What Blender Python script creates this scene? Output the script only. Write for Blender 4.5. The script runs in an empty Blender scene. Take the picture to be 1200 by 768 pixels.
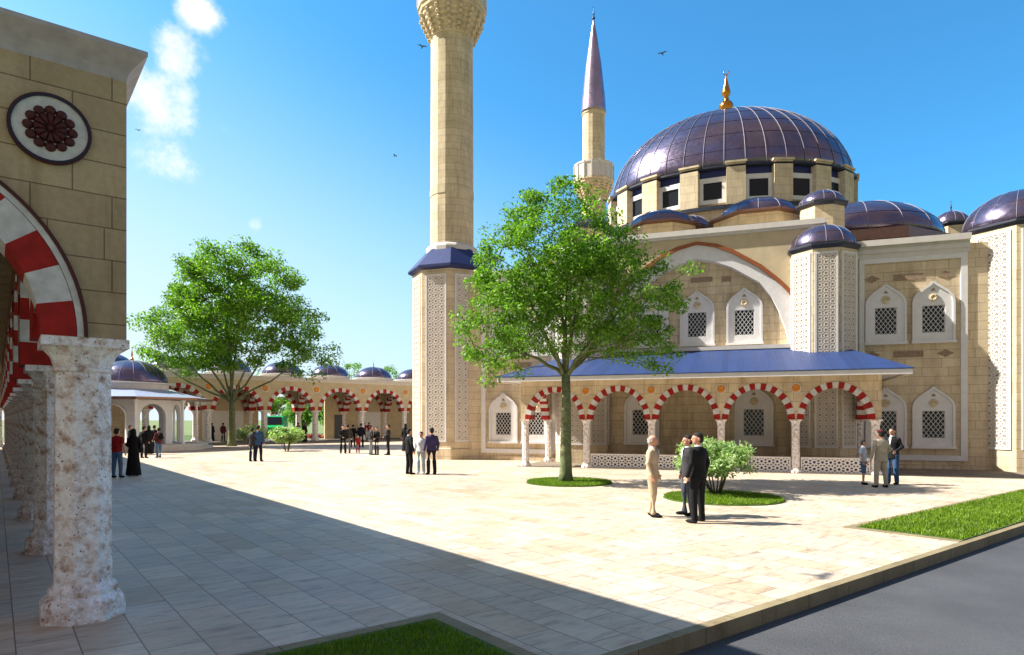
import bpy, math, random
import numpy as np
from mathutils import Vector, Matrix
R = math.radians
random.seed(7)
sc = bpy.context.scene
col = sc.collection

# ------------------------------------------------------------------ materials
def mat(name):
    m = bpy.data.materials.new(name); m.use_nodes = True
    nt = m.node_tree; b = nt.nodes['Principled BSDF']
    return m, nt, b
def N(nt, t, **kw):
    n = nt.nodes.new(t)
    for k, v in kw.items():
        if hasattr(n, k): setattr(n, k, v)
        else: n.inputs[k.replace('_', ' ')].default_value = v
    return n
def L(nt, a, b): nt.links.new(a, b)
def noise(nt, vec, scale, detail=4, rough=.55, scl=None):
    n = nt.nodes.new('ShaderNodeTexNoise')
    n.inputs['Scale'].default_value = scale; n.inputs['Detail'].default_value = detail
    n.inputs['Roughness'].default_value = rough
    if scl:
        mp = nt.nodes.new('ShaderNodeMapping'); mp.inputs['Scale'].default_value = scl
        L(nt, vec, mp.inputs['Vector']); vec = mp.outputs['Vector']
    L(nt, vec, n.inputs['Vector']); return n.outputs['Fac']
def ramp(nt, fac, stops):
    r = nt.nodes.new('ShaderNodeValToRGB'); el = r.color_ramp.elements
    while len(el) < len(stops): el.new(.5)
    for e, (p, c) in zip(el, stops):
        e.position = p; e.color = (*c, 1) if len(c) == 3 else c
    L(nt, fac, r.inputs['Fac']); return r.outputs['Color']
def mix(nt, fac, a, b, mode='MIX'):
    m = nt.nodes.new('ShaderNodeMix'); m.data_type = 'RGBA'; m.blend_type = mode
    for s, v in ((m.inputs[0], fac), (m.inputs[6], a), (m.inputs[7], b)):
        if hasattr(v, 'links') or hasattr(v, 'is_output'): L(nt, v, s)
        elif isinstance(v, (int, float)): s.default_value = v
        else: s.default_value = (*v, 1)
    return m.outputs[2]
def bump(nt, b, h, strength=.3, dist=.01):
    n = nt.nodes.new('ShaderNodeBump'); n.inputs['Strength'].default_value = strength
    n.inputs['Distance'].default_value = dist
    L(nt, h, n.inputs['Height']); L(nt, n.outputs['Normal'], b.inputs['Normal'])
def coord(nt, k='Object'):
    return nt.nodes.new('ShaderNodeTexCoord').outputs[k]

def plain(name, c, rough=.6, metal=0., var=.12, scale=6, bmp=.15, spec=.4):
    m, nt, b = mat(name)
    v = coord(nt)
    f = noise(nt, v, scale)
    c0 = tuple(x*(1-var) for x in c); c1 = tuple(min(1, x*(1+var)) for x in c)
    L(nt, ramp(nt, f, [(.3, c0), (.7, c1)]), b.inputs['Base Color'])
    b.inputs['Roughness'].default_value = rough; b.inputs['Metallic'].default_value = metal
    b.inputs['Specular IOR Level'].default_value = spec
    if bmp: bump(nt, b, noise(nt, v, scale*6), bmp, .004)
    return m

def blocks(name, c1, c2, mortar, bw, bh, ms=.012, rough=.8, bmp=.5):
    """ashlar stone laid in courses, UVs in metres"""
    m, nt, b = mat(name)
    uv = coord(nt, 'UV'); ob = coord(nt)
    br = nt.nodes.new('ShaderNodeTexBrick'); L(nt, uv, br.inputs['Vector'])
    br.inputs['Scale'].default_value = 1
    br.inputs['Brick Width'].default_value = bw; br.inputs['Row Height'].default_value = bh
    br.inputs['Mortar Size'].default_value = ms; br.inputs['Mortar Smooth'].default_value = .3
    br.inputs['Color1'].default_value = (*c1, 1); br.inputs['Color2'].default_value = (*c2, 1)
    br.inputs['Mortar'].default_value = (*mortar, 1); br.offset = .5; br.squash = .7; br.squash_frequency = 3
    n1 = ramp(nt, noise(nt, ob, 1.3, 5), [(.3, (.82, .8, .78)), (.7, (1.08, 1.08, 1.05))])
    n2 = ramp(nt, noise(nt, ob, 14, 5, .7), [(.25, (.86, .85, .83)), (.75, (1.08, 1.08, 1.08))])
    c = mix(nt, 1., br.outputs['Color'], n1, 'MULTIPLY'); c = mix(nt, 1., c, n2, 'MULTIPLY')
    c = mix(nt, 1., c, ramp(nt, noise(nt, ob, 1.1, 6, .7, (2.2, 2.2, .22)), [(.34, (.80, .78, .74)), (.52, (1.03, 1.03, 1.03))]), 'MULTIPLY')
    L(nt, c, b.inputs['Base Color']); b.inputs['Roughness'].default_value = rough
    b.inputs['Specular IOR Level'].default_value = .25
    inv = nt.nodes.new('ShaderNodeMath'); inv.operation = 'MULTIPLY_ADD'
    L(nt, br.outputs['Fac'], inv.inputs[0]); inv.inputs[1].default_value = -1
    L(nt, noise(nt, ob, 30, 4), inv.inputs[2])
    bump(nt, b, inv.outputs[0], bmp, .012)
    return m

M = {}
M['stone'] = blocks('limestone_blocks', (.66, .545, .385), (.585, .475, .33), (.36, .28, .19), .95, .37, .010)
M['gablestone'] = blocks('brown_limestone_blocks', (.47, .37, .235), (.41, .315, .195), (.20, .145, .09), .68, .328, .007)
M['rough'] = plain('sand_render', (.50, .405, .26), .85, var=.1, scale=2)
M['cream'] = blocks('cream_blocks', (.68, .57, .40), (.60, .50, .35), (.40, .32, .22), 1.2, .5, .01)
M['trim'] = plain('pale_trim_stone', (.58, .54, .50), .6, var=.07, scale=3)
M['marble'] = plain('bright_marble', (.80, .82, .85), .4, var=.04, scale=2)
M['white'] = plain('white_marble', (.66, .64, .63), .5, var=.06, scale=4)
M['panel'] = plain('carved_panel_ground', (.56, .495, .42), .8, var=.12, scale=3)
M['relief'] = plain('carved_panel_relief', (.66, .61, .56), .6, var=.08, scale=3)
M['greytrim'] = plain('grey_mauve_trim_stone', (.40, .37, .37), .7, var=.14, scale=7, bmp=.4)
M['plaque'] = plain('brown_plaque', (.27, .19, .13), .8, var=.3, scale=18)
M['red'] = plain('red_voussoir', (.30, .012, .008), .65, var=.25, scale=8, spec=.25)
M['vwhite'] = plain('white_voussoir', (.55, .54, .52), .6, var=.18, scale=9)
M['maroon'] = plain('maroon_line', (.06, .008, .008), .6)
M['orange'] = plain('orange_ochre', (.62, .24, .03), .6)
M['rust'] = plain('rust_red_trim', (.26, .075, .02), .55)
M['paleblue'] = plain('pale_blue_sheet', (.34, .40, .56), .4, .3)
M['gold'] = plain('gilded_metal', (.62, .24, .04), .2, 1., var=.1, bmp=0)
M['darkmetal'] = plain('dark_eave_metal', (.035, .04, .06), .4, .3)
M['brownmetal'] = plain('brown_sheet_metal', (.22, .12, .09), .4, .6)
M['bluetile'] = None
M['kerb'] = blocks('sandstone_kerb', (.25, .205, .125), (.215, .175, .105), (.07, .06, .035), 1.0, 7, .006)
M['navy'] = plain('navy_band', (.012, .018, .11), .4)
M['bark'] = plain('green_bark', (.12, .14, .065), .9, var=.4, scale=9, bmp=.8)
M['stem'] = plain('grey_stem', (.11, .085, .06), .9, var=.3, scale=12, bmp=.5)
M['green_paint'] = plain('green_paint', (.01, .32, .07), .35, var=.05, bmp=0)
M['rubber'] = plain('black_rubber', (.02, .02, .02), .8)
M['chrome'] = plain('grey_metal', (.5, .5, .5), .3, 1., bmp=0)
M['bird'] = plain('dark_feathers', (.02, .02, .025), .7, bmp=0)
M['door'] = plain('dark_door', (.05, .06, .08), .5)
M['skin'] = plain('skin', (.52, .27, .18), .5, var=.06, scale=20, bmp=.05)
M['lips'] = plain('lips', (.30, .09, .08), .5, bmp=0)
M['eye'] = plain('eye', (.03, .02, .02), .2, bmp=0)
M['hair'] = plain('dark_hair', (.014, .010, .009), .85, var=.4, scale=60, bmp=.5)
M['greyhair'] = plain('grey_hair', (.36, .30, .27), .6, var=.2, scale=60, bmp=.4)

def glassmat():
    m, nt, b = mat('window_glass')
    b.inputs['Base Color'].default_value = (.012, .014, .02, 1)
    b.inputs['Roughness'].default_value = .2; b.inputs['Specular IOR Level'].default_value = .3
    bump(nt, b, noise(nt, coord(nt), 1.5, 2), .05, .02)
    return m
M['glass'] = glassmat()

def bluemat():
    m, nt, b = mat('blue_roof_sheet')
    uv = coord(nt, 'UV')
    w = nt.nodes.new('ShaderNodeTexBrick'); L(nt, uv, w.inputs['Vector'])
    w.inputs['Scale'].default_value = 1; w.inputs['Brick Width'].default_value = .30; w.inputs['Row Height'].default_value = 40
    w.offset = 0; w.inputs['Mortar Size'].default_value = .012
    w.inputs['Color1'].default_value = (.012, .032, .115, 1); w.inputs['Color2'].default_value = (.015, .040, .14, 1)
    w.inputs['Mortar'].default_value = (.020, .052, .17, 1)
    f = ramp(nt, noise(nt, coord(nt), 3), [(.3, (.85, .85, .85)), (.7, (1.1, 1.1, 1.1))])
    L(nt, mix(nt, 1., w.outputs['Color'], f, 'MULTIPLY'), b.inputs['Base Color'])
    b.inputs['Roughness'].default_value = .5
    bump(nt, b, w.outputs['Fac'], 1., .03)
    return m
M['bluetile'] = bluemat()

def domemat(name, c, rough=.27):
    m, nt, b = mat(name)
    ob = coord(nt)
    f = noise(nt, ob, .8, 5); g = noise(nt, ob, 5, 4)
    c0 = tuple(x*.78 for x in c); c1 = tuple(x*1.15 for x in c)
    L(nt, mix(nt, .25, ramp(nt, f, [(.3, c0), (.7, c1)]), ramp(nt, g, [(.35, tuple(x*.6 for x in c)), (.65, c)])), b.inputs['Base Color'])
    b.inputs['Metallic'].default_value = .85
    L(nt, ramp(nt, g, [(.2, (rough*.8,)*3), (.8, (rough*1.35,)*3)]), b.inputs['Roughness'])
    bump(nt, b, noise(nt, ob, 2.2, 3), .25, .03)
    return m
M['dome'] = domemat('purple_lead_sheet', (.175, .145, .22), .22)
M['spire'] = domemat('mauve_lead_sheet', (.40, .31, .40), .3)
M['seam'] = plain('pale_seam', (.22, .20, .24), .6, .2, bmp=0)
M['darkseam'] = plain('dark_seam', (.12, .09, .15), .4, .7, bmp=0)

def travertine():
    m, nt, b = mat('pitted_travertine')
    ob = coord(nt)
    big = noise(nt, ob, 8, 7, .7)
    c = ramp(nt, big, [(.32, (.30, .20, .14)), (.40, (.56, .43, .36)), (.48, (.74, .68, .66)), (.56, (.86, .86, .88))])
    v = nt.nodes.new('ShaderNodeTexVoronoi'); v.inputs['Scale'].default_value = 20
    L(nt, ob, v.inputs['Vector'])
    nn = noise(nt, ob, 9, 5, .7)
    pit = nt.nodes.new('ShaderNodeMath'); pit.operation = 'MULTIPLY_ADD'
    L(nt, nn, pit.inputs[0]); pit.inputs[1].default_value = .9; L(nt, v.outputs['Distance'], pit.inputs[2])
    p = ramp(nt, pit.outputs[0], [(.53, (0, 0, 0)), (.60, (1, 1, 1))])
    c = mix(nt, p, (.20, .13, .10), c)
    veins = ramp(nt, noise(nt, ob, 22, 4, .8), [(.25, (.78, .72, .70)), (.6, (1.05, 1.05, 1.05))])
    c = mix(nt, 1., c, veins, 'MULTIPLY')
    L(nt, c, b.inputs['Base Color']); b.inputs['Roughness'].default_value = .7
    bump(nt, b, pit.outputs[0], .5, .02)
    return m
M['trav'] = travertine()

def paving():
    m, nt, b = mat('stone_paving')
    ob = coord(nt)
    sx = nt.nodes.new('ShaderNodeSeparateXYZ'); L(nt, ob, sx.inputs[0])
    cx = nt.nodes.new('ShaderNodeCombineXYZ'); L(nt, sx.outputs['Y'], cx.inputs['X'])
    ad = nt.nodes.new('ShaderNodeMath'); ad.operation = 'ADD'; L(nt, sx.outputs['X'], ad.inputs[0]); ad.inputs[1].default_value = 92.0 - .14
    L(nt, ad.outputs[0], cx.inputs['Y'])
    br = nt.nodes.new('ShaderNodeTexBrick'); L(nt, cx.outputs[0], br.inputs['Vector'])
    br.inputs['Scale'].default_value = 1; br.inputs['Brick Width'].default_value = .86; br.inputs['Row Height'].default_value = .46
    br.inputs['Mortar Size'].default_value = .006; br.inputs['Mortar Smooth'].default_value = .1; br.offset = .37; br.offset_frequency = 2
    br.inputs['Color1'].default_value = (0, 0, 0, 1); br.inputs['Color2'].default_value = (1, 1, 1, 1)
    br.inputs['Mortar'].default_value = (.5, .5, .5, 1)
    base = ramp(nt, br.outputs['Color'], [(0., (.42, .335, .25)), (.3, (.50, .425, .33)), (.6, (.43, .375, .32)), (1., (.57, .49, .385))])
    # per slab streaks
    sh = nt.nodes.new('ShaderNodeVectorMath'); sh.operation = 'MULTIPLY_ADD'
    L(nt, br.outputs['Color'], sh.inputs[0]); sh.inputs[1].default_value = (7, 3, 5); L(nt, ob, sh.inputs[2])
    st = noise(nt, sh.outputs[0], 2.2, 7, .68, (1, 3.6, 1))
    base = mix(nt, 1., base, ramp(nt, st, [(.3, (.56, .52, .50)), (.46, (.97, .93, .90)), (.72, (1.25, 1.2, 1.15))]), 'MULTIPLY')
    vn = nt.nodes.new('ShaderNodeTexNoise'); vn.inputs['Scale'].default_value = 1.6; vn.inputs['Detail'].default_value = 6
    L(nt, sh.outputs[0], vn.inputs['Vector'])
    vr = ramp(nt, vn.outputs['Fac'], [(.485, (0, 0, 0)), (.5, (1, 1, 1)), (.515, (0, 0, 0))])
    vf = nt.nodes.new('ShaderNodeMath'); vf.operation = 'MULTIPLY'; L(nt, vr, vf.inputs[0]); vf.inputs[1].default_value = .3
    base = mix(nt, vf.outputs[0], base, (.50, .24, .15))
    base = mix(nt, 1., base, ramp(nt, noise(nt, ob, .22, 6, .65), [(.35, (.88, .86, .84)), (.55, (1.04, 1.03, 1.02))]), 'MULTIPLY')
    base = mix(nt, br.outputs['Fac'], base, (.17, .13, .10))
    L(nt, base, b.inputs['Base Color'])
    L(nt, ramp(nt, st, [(.2, (.42,)*3), (.8, (.62,)*3)]), b.inputs['Roughness'])
    b.inputs['Specular IOR Level'].default_value = .3
    iv = nt.nodes.new('ShaderNodeMath'); iv.operation = 'MULTIPLY_ADD'; L(nt, br.outputs['Fac'], iv.inputs[0]); iv.inputs[1].default_value = -1.5
    L(nt, st, iv.inputs[2])
    bump(nt, b, iv.outputs[0], .25, .008)
    return m
M['paving'] = paving()
M['setts'] = blocks('brown_setts', (.26, .21, .16), (.20, .17, .14), (.11, .09, .07), .5, .3, .01)
def asphalt():
    m, nt, b = mat('asphalt'); ob = coord(nt)
    g = noise(nt, ob, 70, 3, .8); c = ramp(nt, g, [(.3, (.028, .029, .033)), (.5, (.050, .051, .058)), (.72, (.095, .096, .105))])
    c = mix(nt, 1., c, ramp(nt, noise(nt, ob, .7, 6, .6), [(.35, (.8, .8, .8)), (.65, (1.15, 1.15, 1.13))]), 'MULTIPLY')
    L(nt, c, b.inputs['Base Color']); b.inputs['Roughness'].default_value = .8; bump(nt, b, g, .7, .01)
    return m
M['asphalt'] = asphalt()
M['soil'] = plain('lawn_ground', (.045, .085, .012), .95, var=.35, scale=8, bmp=.5)
M['field'] = plain('dry_grass_field', (.12, .16, .05), .95, var=.3, scale=.3, bmp=0)

def leafmat(name, c1, c2, trans=.35):
    m, nt, b = mat(name)
    g = nt.nodes.new('ShaderNodeNewGeometry')
    c = ramp(nt, g.outputs['Random Per Island'], [(0, c1), (1, c2)])
    c = mix(nt, 1., c, ramp(nt, noise(nt, coord(nt), .9, 3), [(.3, (.72, .76, .75)), (.7, (1.25, 1.2, 1.1))]), 'MULTIPLY')
    L(nt, c, b.inputs['Base Color']); b.inputs['Roughness'].default_value = .5
    b.inputs['Specular IOR Level'].default_value = .35
    t = nt.nodes.new('ShaderNodeBsdfTranslucent')
    L(nt, mix(nt, 1., c, (1.25, 1.5, .55), 'MULTIPLY'), t.inputs['Color'])
    ms = nt.nodes.new('ShaderNodeMixShader'); ms.inputs[0].default_value = trans
    L(nt, b.outputs[0], ms.inputs[1]); L(nt, t.outputs[0], ms.inputs[2])
    L(nt, ms.outputs[0], nt.nodes['Material Output'].inputs['Surface'])
    return m
M['leaf'] = leafmat('tree_leaves', (.05, .14, .012), (.21, .37, .04), .42)
M['leaf_far'] = leafmat('light_tree_leaves', (.08, .2, .02), (.2, .36, .05), .42)
M['leaf_bush'] = leafmat('variegated_leaves', (.13, .27, .06), (.5, .56, .36), .4)
M['grass'] = leafmat('grass_blades', (.07, .14, .006), (.20, .30, .018), .35)

def cloth(name, c, rough=.85):
    m, nt, b = mat(name)
    v = coord(nt)
    f = noise(nt, v, 5, 4)
    L(nt, ramp(nt, f, [(.3, tuple(x*.8 for x in c)), (.7, tuple(x*1.15 for x in c))]), b.inputs['Base Color'])
    b.inputs['Roughness'].default_value = rough; b.inputs['Specular IOR Level'].default_value = .2
    bump(nt, b, noise(nt, v, 7, 3, .5, (1, 1, .5)), .6, .03)
    return m
CL = {}
def cl(key, c):
    if key not in CL: CL[key] = cloth(key + '_cloth', c)
    return CL[key]
PAL = dict(black=(.008, .008, .010), beige=(.46, .36, .24), charcoal=(.035, .032, .036), blue=(.035, .08, .17),
           jeans=(.07, .14, .25), red=(.25, .012, .016), white=(.62, .62, .66), pale=(.40, .48, .52), purple=(.045, .035, .10),
           navy=(.009, .011, .024), maroon=(.10, .02, .025), tee=(.45, .52, .66), grey=(.16, .17, .19), tan=(.38, .34, .27), slate=(.05, .06, .08))

# ------------------------------------------------------------------ mesh builder
class MB:
    def __init__(s): s.v = []; s.f = []; s.m = []; s.sm = []
    def face(s, idx, mi=0, sm=False): s.f.append(tuple(idx)); s.m.append(mi); s.sm.append(sm)
    def box(s, x0, x1, y0, y1, z0, z1, mi=0):
        b = len(s.v)
        s.v += [(x, y, z) for z in (z0, z1) for y in (y0, y1) for x in (x0, x1)]
        for q in ((0, 2, 3, 1), (4, 5, 7, 6), (0, 1, 5, 4), (2, 6, 7, 3), (0, 4, 6, 2), (1, 3, 7, 5)):
            s.face([b+i for i in q], mi)
        return s
    def prism(s, pts, h0, h1, axis='z', mi=0):
        """polygon pts (ccw) extruded: axis z -> (x,y), axis y -> pts are (x,z) extruded in y"""
        b = len(s.v); n = len(pts)
        for h in (h0, h1):
            for p in pts: s.v.append((p[0], p[1], h) if axis == 'z' else (p[0], h, p[1]))
        a = list(range(b, b+n)); c = list(range(b+n, b+2*n))
        if axis == 'z': s.face(a[::-1], mi); s.face(c, mi)
        else: s.face(a, mi); s.face(c[::-1], mi)
        for i in range(n):
            j = (i+1) % n
            q = [b+i, b+j, b+n+j, b+n+i]
            s.face(q if axis == 'z' else q[::-1], mi)
        return s
    def lathe(s, prof, n=8, phase=22.5, c=(0, 0, 0), sx=1, sy=1, mi=0, smooth=False, cap=True, a0=0, a1=360):
        b = len(s.v); full = abs(a1-a0-360) < 1e-6; k = n if full else n+1
        for (r, z) in prof:
            for i in range(k):
                a = R(phase + a0 + (a1-a0)*i/n)
                s.v.append((c[0]+sx*r*math.cos(a), c[1]+sy*r*math.sin(a), c[2]+z))
        for j in range(len(prof)-1):
            for i in range(n):
                i2 = (i+1) % k
                s.face([b+j*k+i, b+j*k+i2, b+(j+1)*k+i2, b+(j+1)*k+i], mi, smooth)
        if cap:
            if prof[0][0] > 1e-4: s.face([b+i for i in range(k)][::-1], mi)
            if prof[-1][0] > 1e-4: s.face([b+(len(prof)-1)*k+i for i in range(k)], mi)
        return s
    def tube(s, pts, rad, n=6, mi=0, smooth=True):
        b = len(s.v); pts = [Vector(p) for p in pts]
        if not isinstance(rad, (list, tuple)): rad = [rad]*len(pts)
        for i, p in enumerate(pts):
            d = (pts[min(i+1, len(pts)-1)] - pts[max(i-1, 0)])
            d = d.normalized() if d.length > 1e-9 else Vector((0, 0, 1))
            x = d.cross(Vector((0, 0, 1)));
            if x.length < .05: x = d.cross(Vector((0, 1, 0)))
            x.normalize(); y = d.cross(x)
            for k in range(n):
                a = 2*math.pi*k/n
                s.v.append(tuple(p + x*(rad[i]*math.cos(a)) + y*(rad[i]*math.sin(a))))
        for i in range(len(pts)-1):
            for k in range(n):
                k2 = (k+1) % n
                s.face([b+i*n+k, b+(i+1)*n+k, b+(i+1)*n+k2, b+i*n+k2], mi, smooth)
        s.face([b+k for k in range(n)], mi); s.face([b+(len(pts)-1)*n+k for k in range(n)][::-1], mi)
        return s
    def bar(s, p, q, w, y0, y1, mi=0):
        """flat bar in the xz plane from p to q (x,z), width w, between y0 (back) and y1 (front, smaller)"""
        dx, dz = q[0]-p[0], q[1]-p[1]; l = math.hypot(dx, dz) or 1
        ox, oz = -dz/l*w/2, dx/l*w/2
        b = len(s.v)
        c = [(p[0]-ox, p[1]-oz), (q[0]-ox, q[1]-oz), (q[0]+ox, q[1]+oz), (p[0]+ox, p[1]+oz)]
        for y in (y1, y0):
            s.v += [(x, y, z) for x, z in c]
        s.face([b, b+1, b+2, b+3], mi)
        for i in range(4):
            j = (i+1) % 4
            s.face([b+j, b+i, b+4+i, b+4+j], mi)
        return s
    def sphere(s, c, r, n=10, m=7, mi=0, smooth=True):
        r = (r, r, r) if isinstance(r, (int, float)) else r
        prof = [(math.sin(math.pi*j/m), -math.cos(math.pi*j/m)) for j in range(m+1)]
        b = len(s.v)
        for (q, z) in prof:
            for i in range(n):
                a = 2*math.pi*i/n
                s.v.append((c[0]+r[0]*q*math.cos(a), c[1]+r[1]*q*math.sin(a), c[2]+r[2]*z))
        for j in range(m):
            for i in range(n):
                i2 = (i+1) % n
                s.face([b+j*n+i, b+j*n+i2, b+(j+1)*n+i2, b+(j+1)*n+i], mi, smooth)
        return s
    def mesh(s, name, mats):
        me = bpy.data.meshes.new(name); me.from_pydata(s.v, [], s.f)
        mats = mats if isinstance(mats, (list, tuple)) else [mats]
        for m_ in mats: me.materials.append(m_)
        me.polygons.foreach_set('material_index', s.m)
        me.polygons.foreach_set('use_smooth', s.sm)
        uvl = me.uv_layers.new(name='UVMap')
        nl = len(me.loops)
        co = np.empty(len(me.vertices)*3); me.vertices.foreach_get('co', co); co = co.reshape(-1, 3)
        vi = np.empty(nl, dtype=np.int64); me.loops.foreach_get('vertex_index', vi)
        nm = np.empty(len(me.polygons)*3); me.polygons.foreach_get('normal', nm); nm = nm.reshape(-1, 3)
        lt = np.empty(len(me.polygons), dtype=np.int64); me.polygons.foreach_get('loop_total', lt)
        fn = np.repeat(nm, lt, axis=0); p = co[vi]
        h = np.hypot(fn[:, 0], fn[:, 1]); hs = np.where(h < 1e-6, 1, h)
        tx, ty = -fn[:, 1]/hs, fn[:, 0]/hs
        flat = np.abs(fn[:, 2]) > .93
        u = np.where(flat, p[:, 0], p[:, 0]*tx + p[:, 1]*ty)
        slope = np.sqrt(np.clip(1-fn[:, 2]**2, .05, 1))
        v = np.where(flat, p[:, 1], p[:, 2]/slope)
        uvl.data.foreach_set('uv', np.stack([u+200, v+200], 1).ravel())
        me.update(); return me
    def build(s, name, mats, parent=None, **kw):
        return link(name, s.mesh(name, mats), parent, **kw)

def link(name, me, parent=None, loc=None, rz=None, **tags):
    o = bpy.data.objects.new(name, me); col.objects.link(o)
    if parent: o.parent = parent
    if loc is not None: o.location = loc
    if rz is not None: o.rotation_euler = (0, 0, rz)
    for k, v in tags.items(): o[k] = v
    return o
def thing(name, label, cat, loc=(0, 0, 0), rz=0, group=None):
    o = link(name, None, None, loc, rz); o['label'] = label; o['category'] = cat
    if group: o['group'] = group
    o.empty_display_size = .3
    return o
def kids(o, _c={}):
    return [c for c in bpy.data.objects if c.parent == o]
def dup(o, parent=None, loc=None, rz=None, label=None, children=None):
    c = o.copy(); col.objects.link(c)
    if parent: c.parent = parent
    if loc is not None: c.location = loc
    if rz is not None: c.rotation_euler = (0, 0, rz)
    if label: c['label'] = label
    for ch in kids(o): dup(ch, c)
    return c

# ------------------------------------------------------------------ frames
# court frame: x along the kerb, y along the near arcade; mosque frame: x along its facade, y into the building
RC = math.atan2(.618, .7865); RM = math.atan2(-.3304, .9439)
def court(u, n, z=0): return Vector((.7865*u-.618*n, .618*u+.7865*n, z))
def mosq(u, v, z=0): return Vector((.9439*u+.3304*v, -.3304*u+.9439*v, z))

# ------------------------------------------------------------------ camera, light, sky
cam = bpy.data.cameras.new('camera'); co = bpy.data.objects.new('camera', cam); col.objects.link(co)
co.location = (0, 0, 2.05); co.rotation_euler = (R(90), 0, 0)
cam.lens = 23.1; cam.sensor_width = 36; cam.shift_y = .0903; cam.clip_end = 6000; cam.clip_start = .05
sc.camera = co
EL = R(43.0); SD = Vector((-.989, .148, 0)).normalized()       # horizontal direction to the sun
sd = Vector((SD.x*math.cos(EL), SD.y*math.cos(EL), math.sin(EL)))
sun = bpy.data.lights.new('sun', 'SUN'); so = bpy.data.objects.new('sun', sun); col.objects.link(so)
sun.energy = 5.0; sun.angle = R(.5); sun.color = (1, .95, .85)
so.rotation_euler = sd.to_track_quat('Z', 'Y').to_euler(); so.location = (-30, 0, 40)

w = bpy.data.worlds.new('World'); sc.world = w; w.use_nodes = True
nt = w.node_tree; bg = nt.nodes['Background']
sky = nt.nodes.new('ShaderNodeTexSky'); sky.sky_type = 'NISHITA'; sky.sun_disc = False
sky.sun_elevation = EL; sky.sun_rotation = math.atan2(SD.x, SD.y) % (2*math.pi)
sky.air_density = 1.0; sky.dust_density = 1.0; sky.ozone_density = 1.5; sky.altitude = 50
bg.inputs['Strength'].default_value = .062
tc = nt.nodes.new('ShaderNodeTexCoord').outputs['Generated']
def dirp(px, py): return Vector(((px-600)/770, 1, (492.4-py)/770)).normalized()
masks = None
for (px, py, rad, amt) in ((232, 12, 2.0, .9), (205, 68, 2.6, .85), (192, 120, 4.2, .85), (200, 170, 3.6, .6), (262, 155, 2.4, .5), (302, 266, .9, .4), (336, 300, .9, .35), (172, 95, 3.0, .7)):
    d = nt.nodes.new('ShaderNodeVectorMath'); d.operation = 'DISTANCE'
    nm = nt.nodes.new('ShaderNodeVectorMath'); nm.operation = 'NORMALIZE'; L(nt, tc, nm.inputs[0])
    L(nt, nm.outputs[0], d.inputs[0]); d.inputs[1].default_value = dirp(px, py)
    mr = nt.nodes.new('ShaderNodeMapRange'); mr.interpolation_type = 'SMOOTHSTEP'
    L(nt, d.outputs['Value'], mr.inputs['Value']); mr.inputs['From Min'].default_value = 0; mr.inputs['From Max'].default_value = R(rad)*1.5
    mr.inputs['To Min'].default_value = amt; mr.inputs['To Max'].default_value = 0
    if masks is None: masks = mr.outputs[0]
    else:
        mx = nt.nodes.new('ShaderNodeMath'); mx.operation = 'MAXIMUM'
        L(nt, masks, mx.inputs[0]); L(nt, mr.outputs[0], mx.inputs[1]); masks = mx.outputs[0]
cn = noise(nt, tc, 15, 9, .66)
ml = nt.nodes.new('ShaderNodeMath'); ml.operation = 'MULTIPLY_ADD'; L(nt, masks, ml.inputs[0]); ml.inputs[1].default_value = .72; L(nt, cn, ml.inputs[2])
cf = nt.nodes.new('ShaderNodeMapRange'); cf.interpolation_type = 'SMOOTHSTEP'; L(nt, ml.outputs[0], cf.inputs['Value'])
cf.inputs['From Min'].default_value = .76; cf.inputs['From Max'].default_value = 1.16; cf.inputs['To Max'].default_value = .88
skyc = mix(nt, 1., sky.outputs[0], (.42, 1.22, 1.58), 'MULTIPLY')
sxyz = nt.nodes.new('ShaderNodeSeparateXYZ'); L(nt, tc, sxyz.inputs[0])
# unseen broken cloud deck behind the viewer and overhead, added to neutralise blue shade
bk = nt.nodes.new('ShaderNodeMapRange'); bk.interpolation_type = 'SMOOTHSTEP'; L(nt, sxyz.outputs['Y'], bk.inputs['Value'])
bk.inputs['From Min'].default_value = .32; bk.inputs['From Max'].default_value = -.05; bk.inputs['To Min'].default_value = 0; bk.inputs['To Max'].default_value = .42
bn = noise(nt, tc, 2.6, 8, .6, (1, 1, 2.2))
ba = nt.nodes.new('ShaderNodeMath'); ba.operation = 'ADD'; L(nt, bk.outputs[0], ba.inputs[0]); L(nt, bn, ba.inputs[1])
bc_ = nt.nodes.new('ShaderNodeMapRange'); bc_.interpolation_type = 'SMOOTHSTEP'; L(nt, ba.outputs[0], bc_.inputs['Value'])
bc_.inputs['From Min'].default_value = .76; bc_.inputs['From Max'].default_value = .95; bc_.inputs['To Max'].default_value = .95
hz = nt.nodes.new('ShaderNodeMath'); hz.operation = 'MULTIPLY_ADD'; L(nt, sxyz.outputs['X'], hz.inputs[0]); hz.inputs[1].default_value = .35; L(nt, sxyz.outputs['Z'], hz.inputs[2])
hm_ = nt.nodes.new('ShaderNodeMapRange'); hm_.interpolation_type = 'SMOOTHSTEP'; L(nt, hz.outputs[0], hm_.inputs['Value'])
hm_.inputs['From Min'].default_value = .46; hm_.inputs['From Max'].default_value = -.18; hm_.inputs['To Min'].default_value = 0; hm_.inputs['To Max'].default_value = 1
skyc = mix(nt, hm_.outputs[0], skyc, (5.2, 6.0, 6.3))
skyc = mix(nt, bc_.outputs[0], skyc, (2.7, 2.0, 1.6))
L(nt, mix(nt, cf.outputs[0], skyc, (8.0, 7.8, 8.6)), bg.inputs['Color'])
sc.view_settings.view_transform = 'Standard'; sc.view_settings.look = 'None'
sc.view_settings.exposure = 1.4; sc.view_settings.gamma = 1

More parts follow.
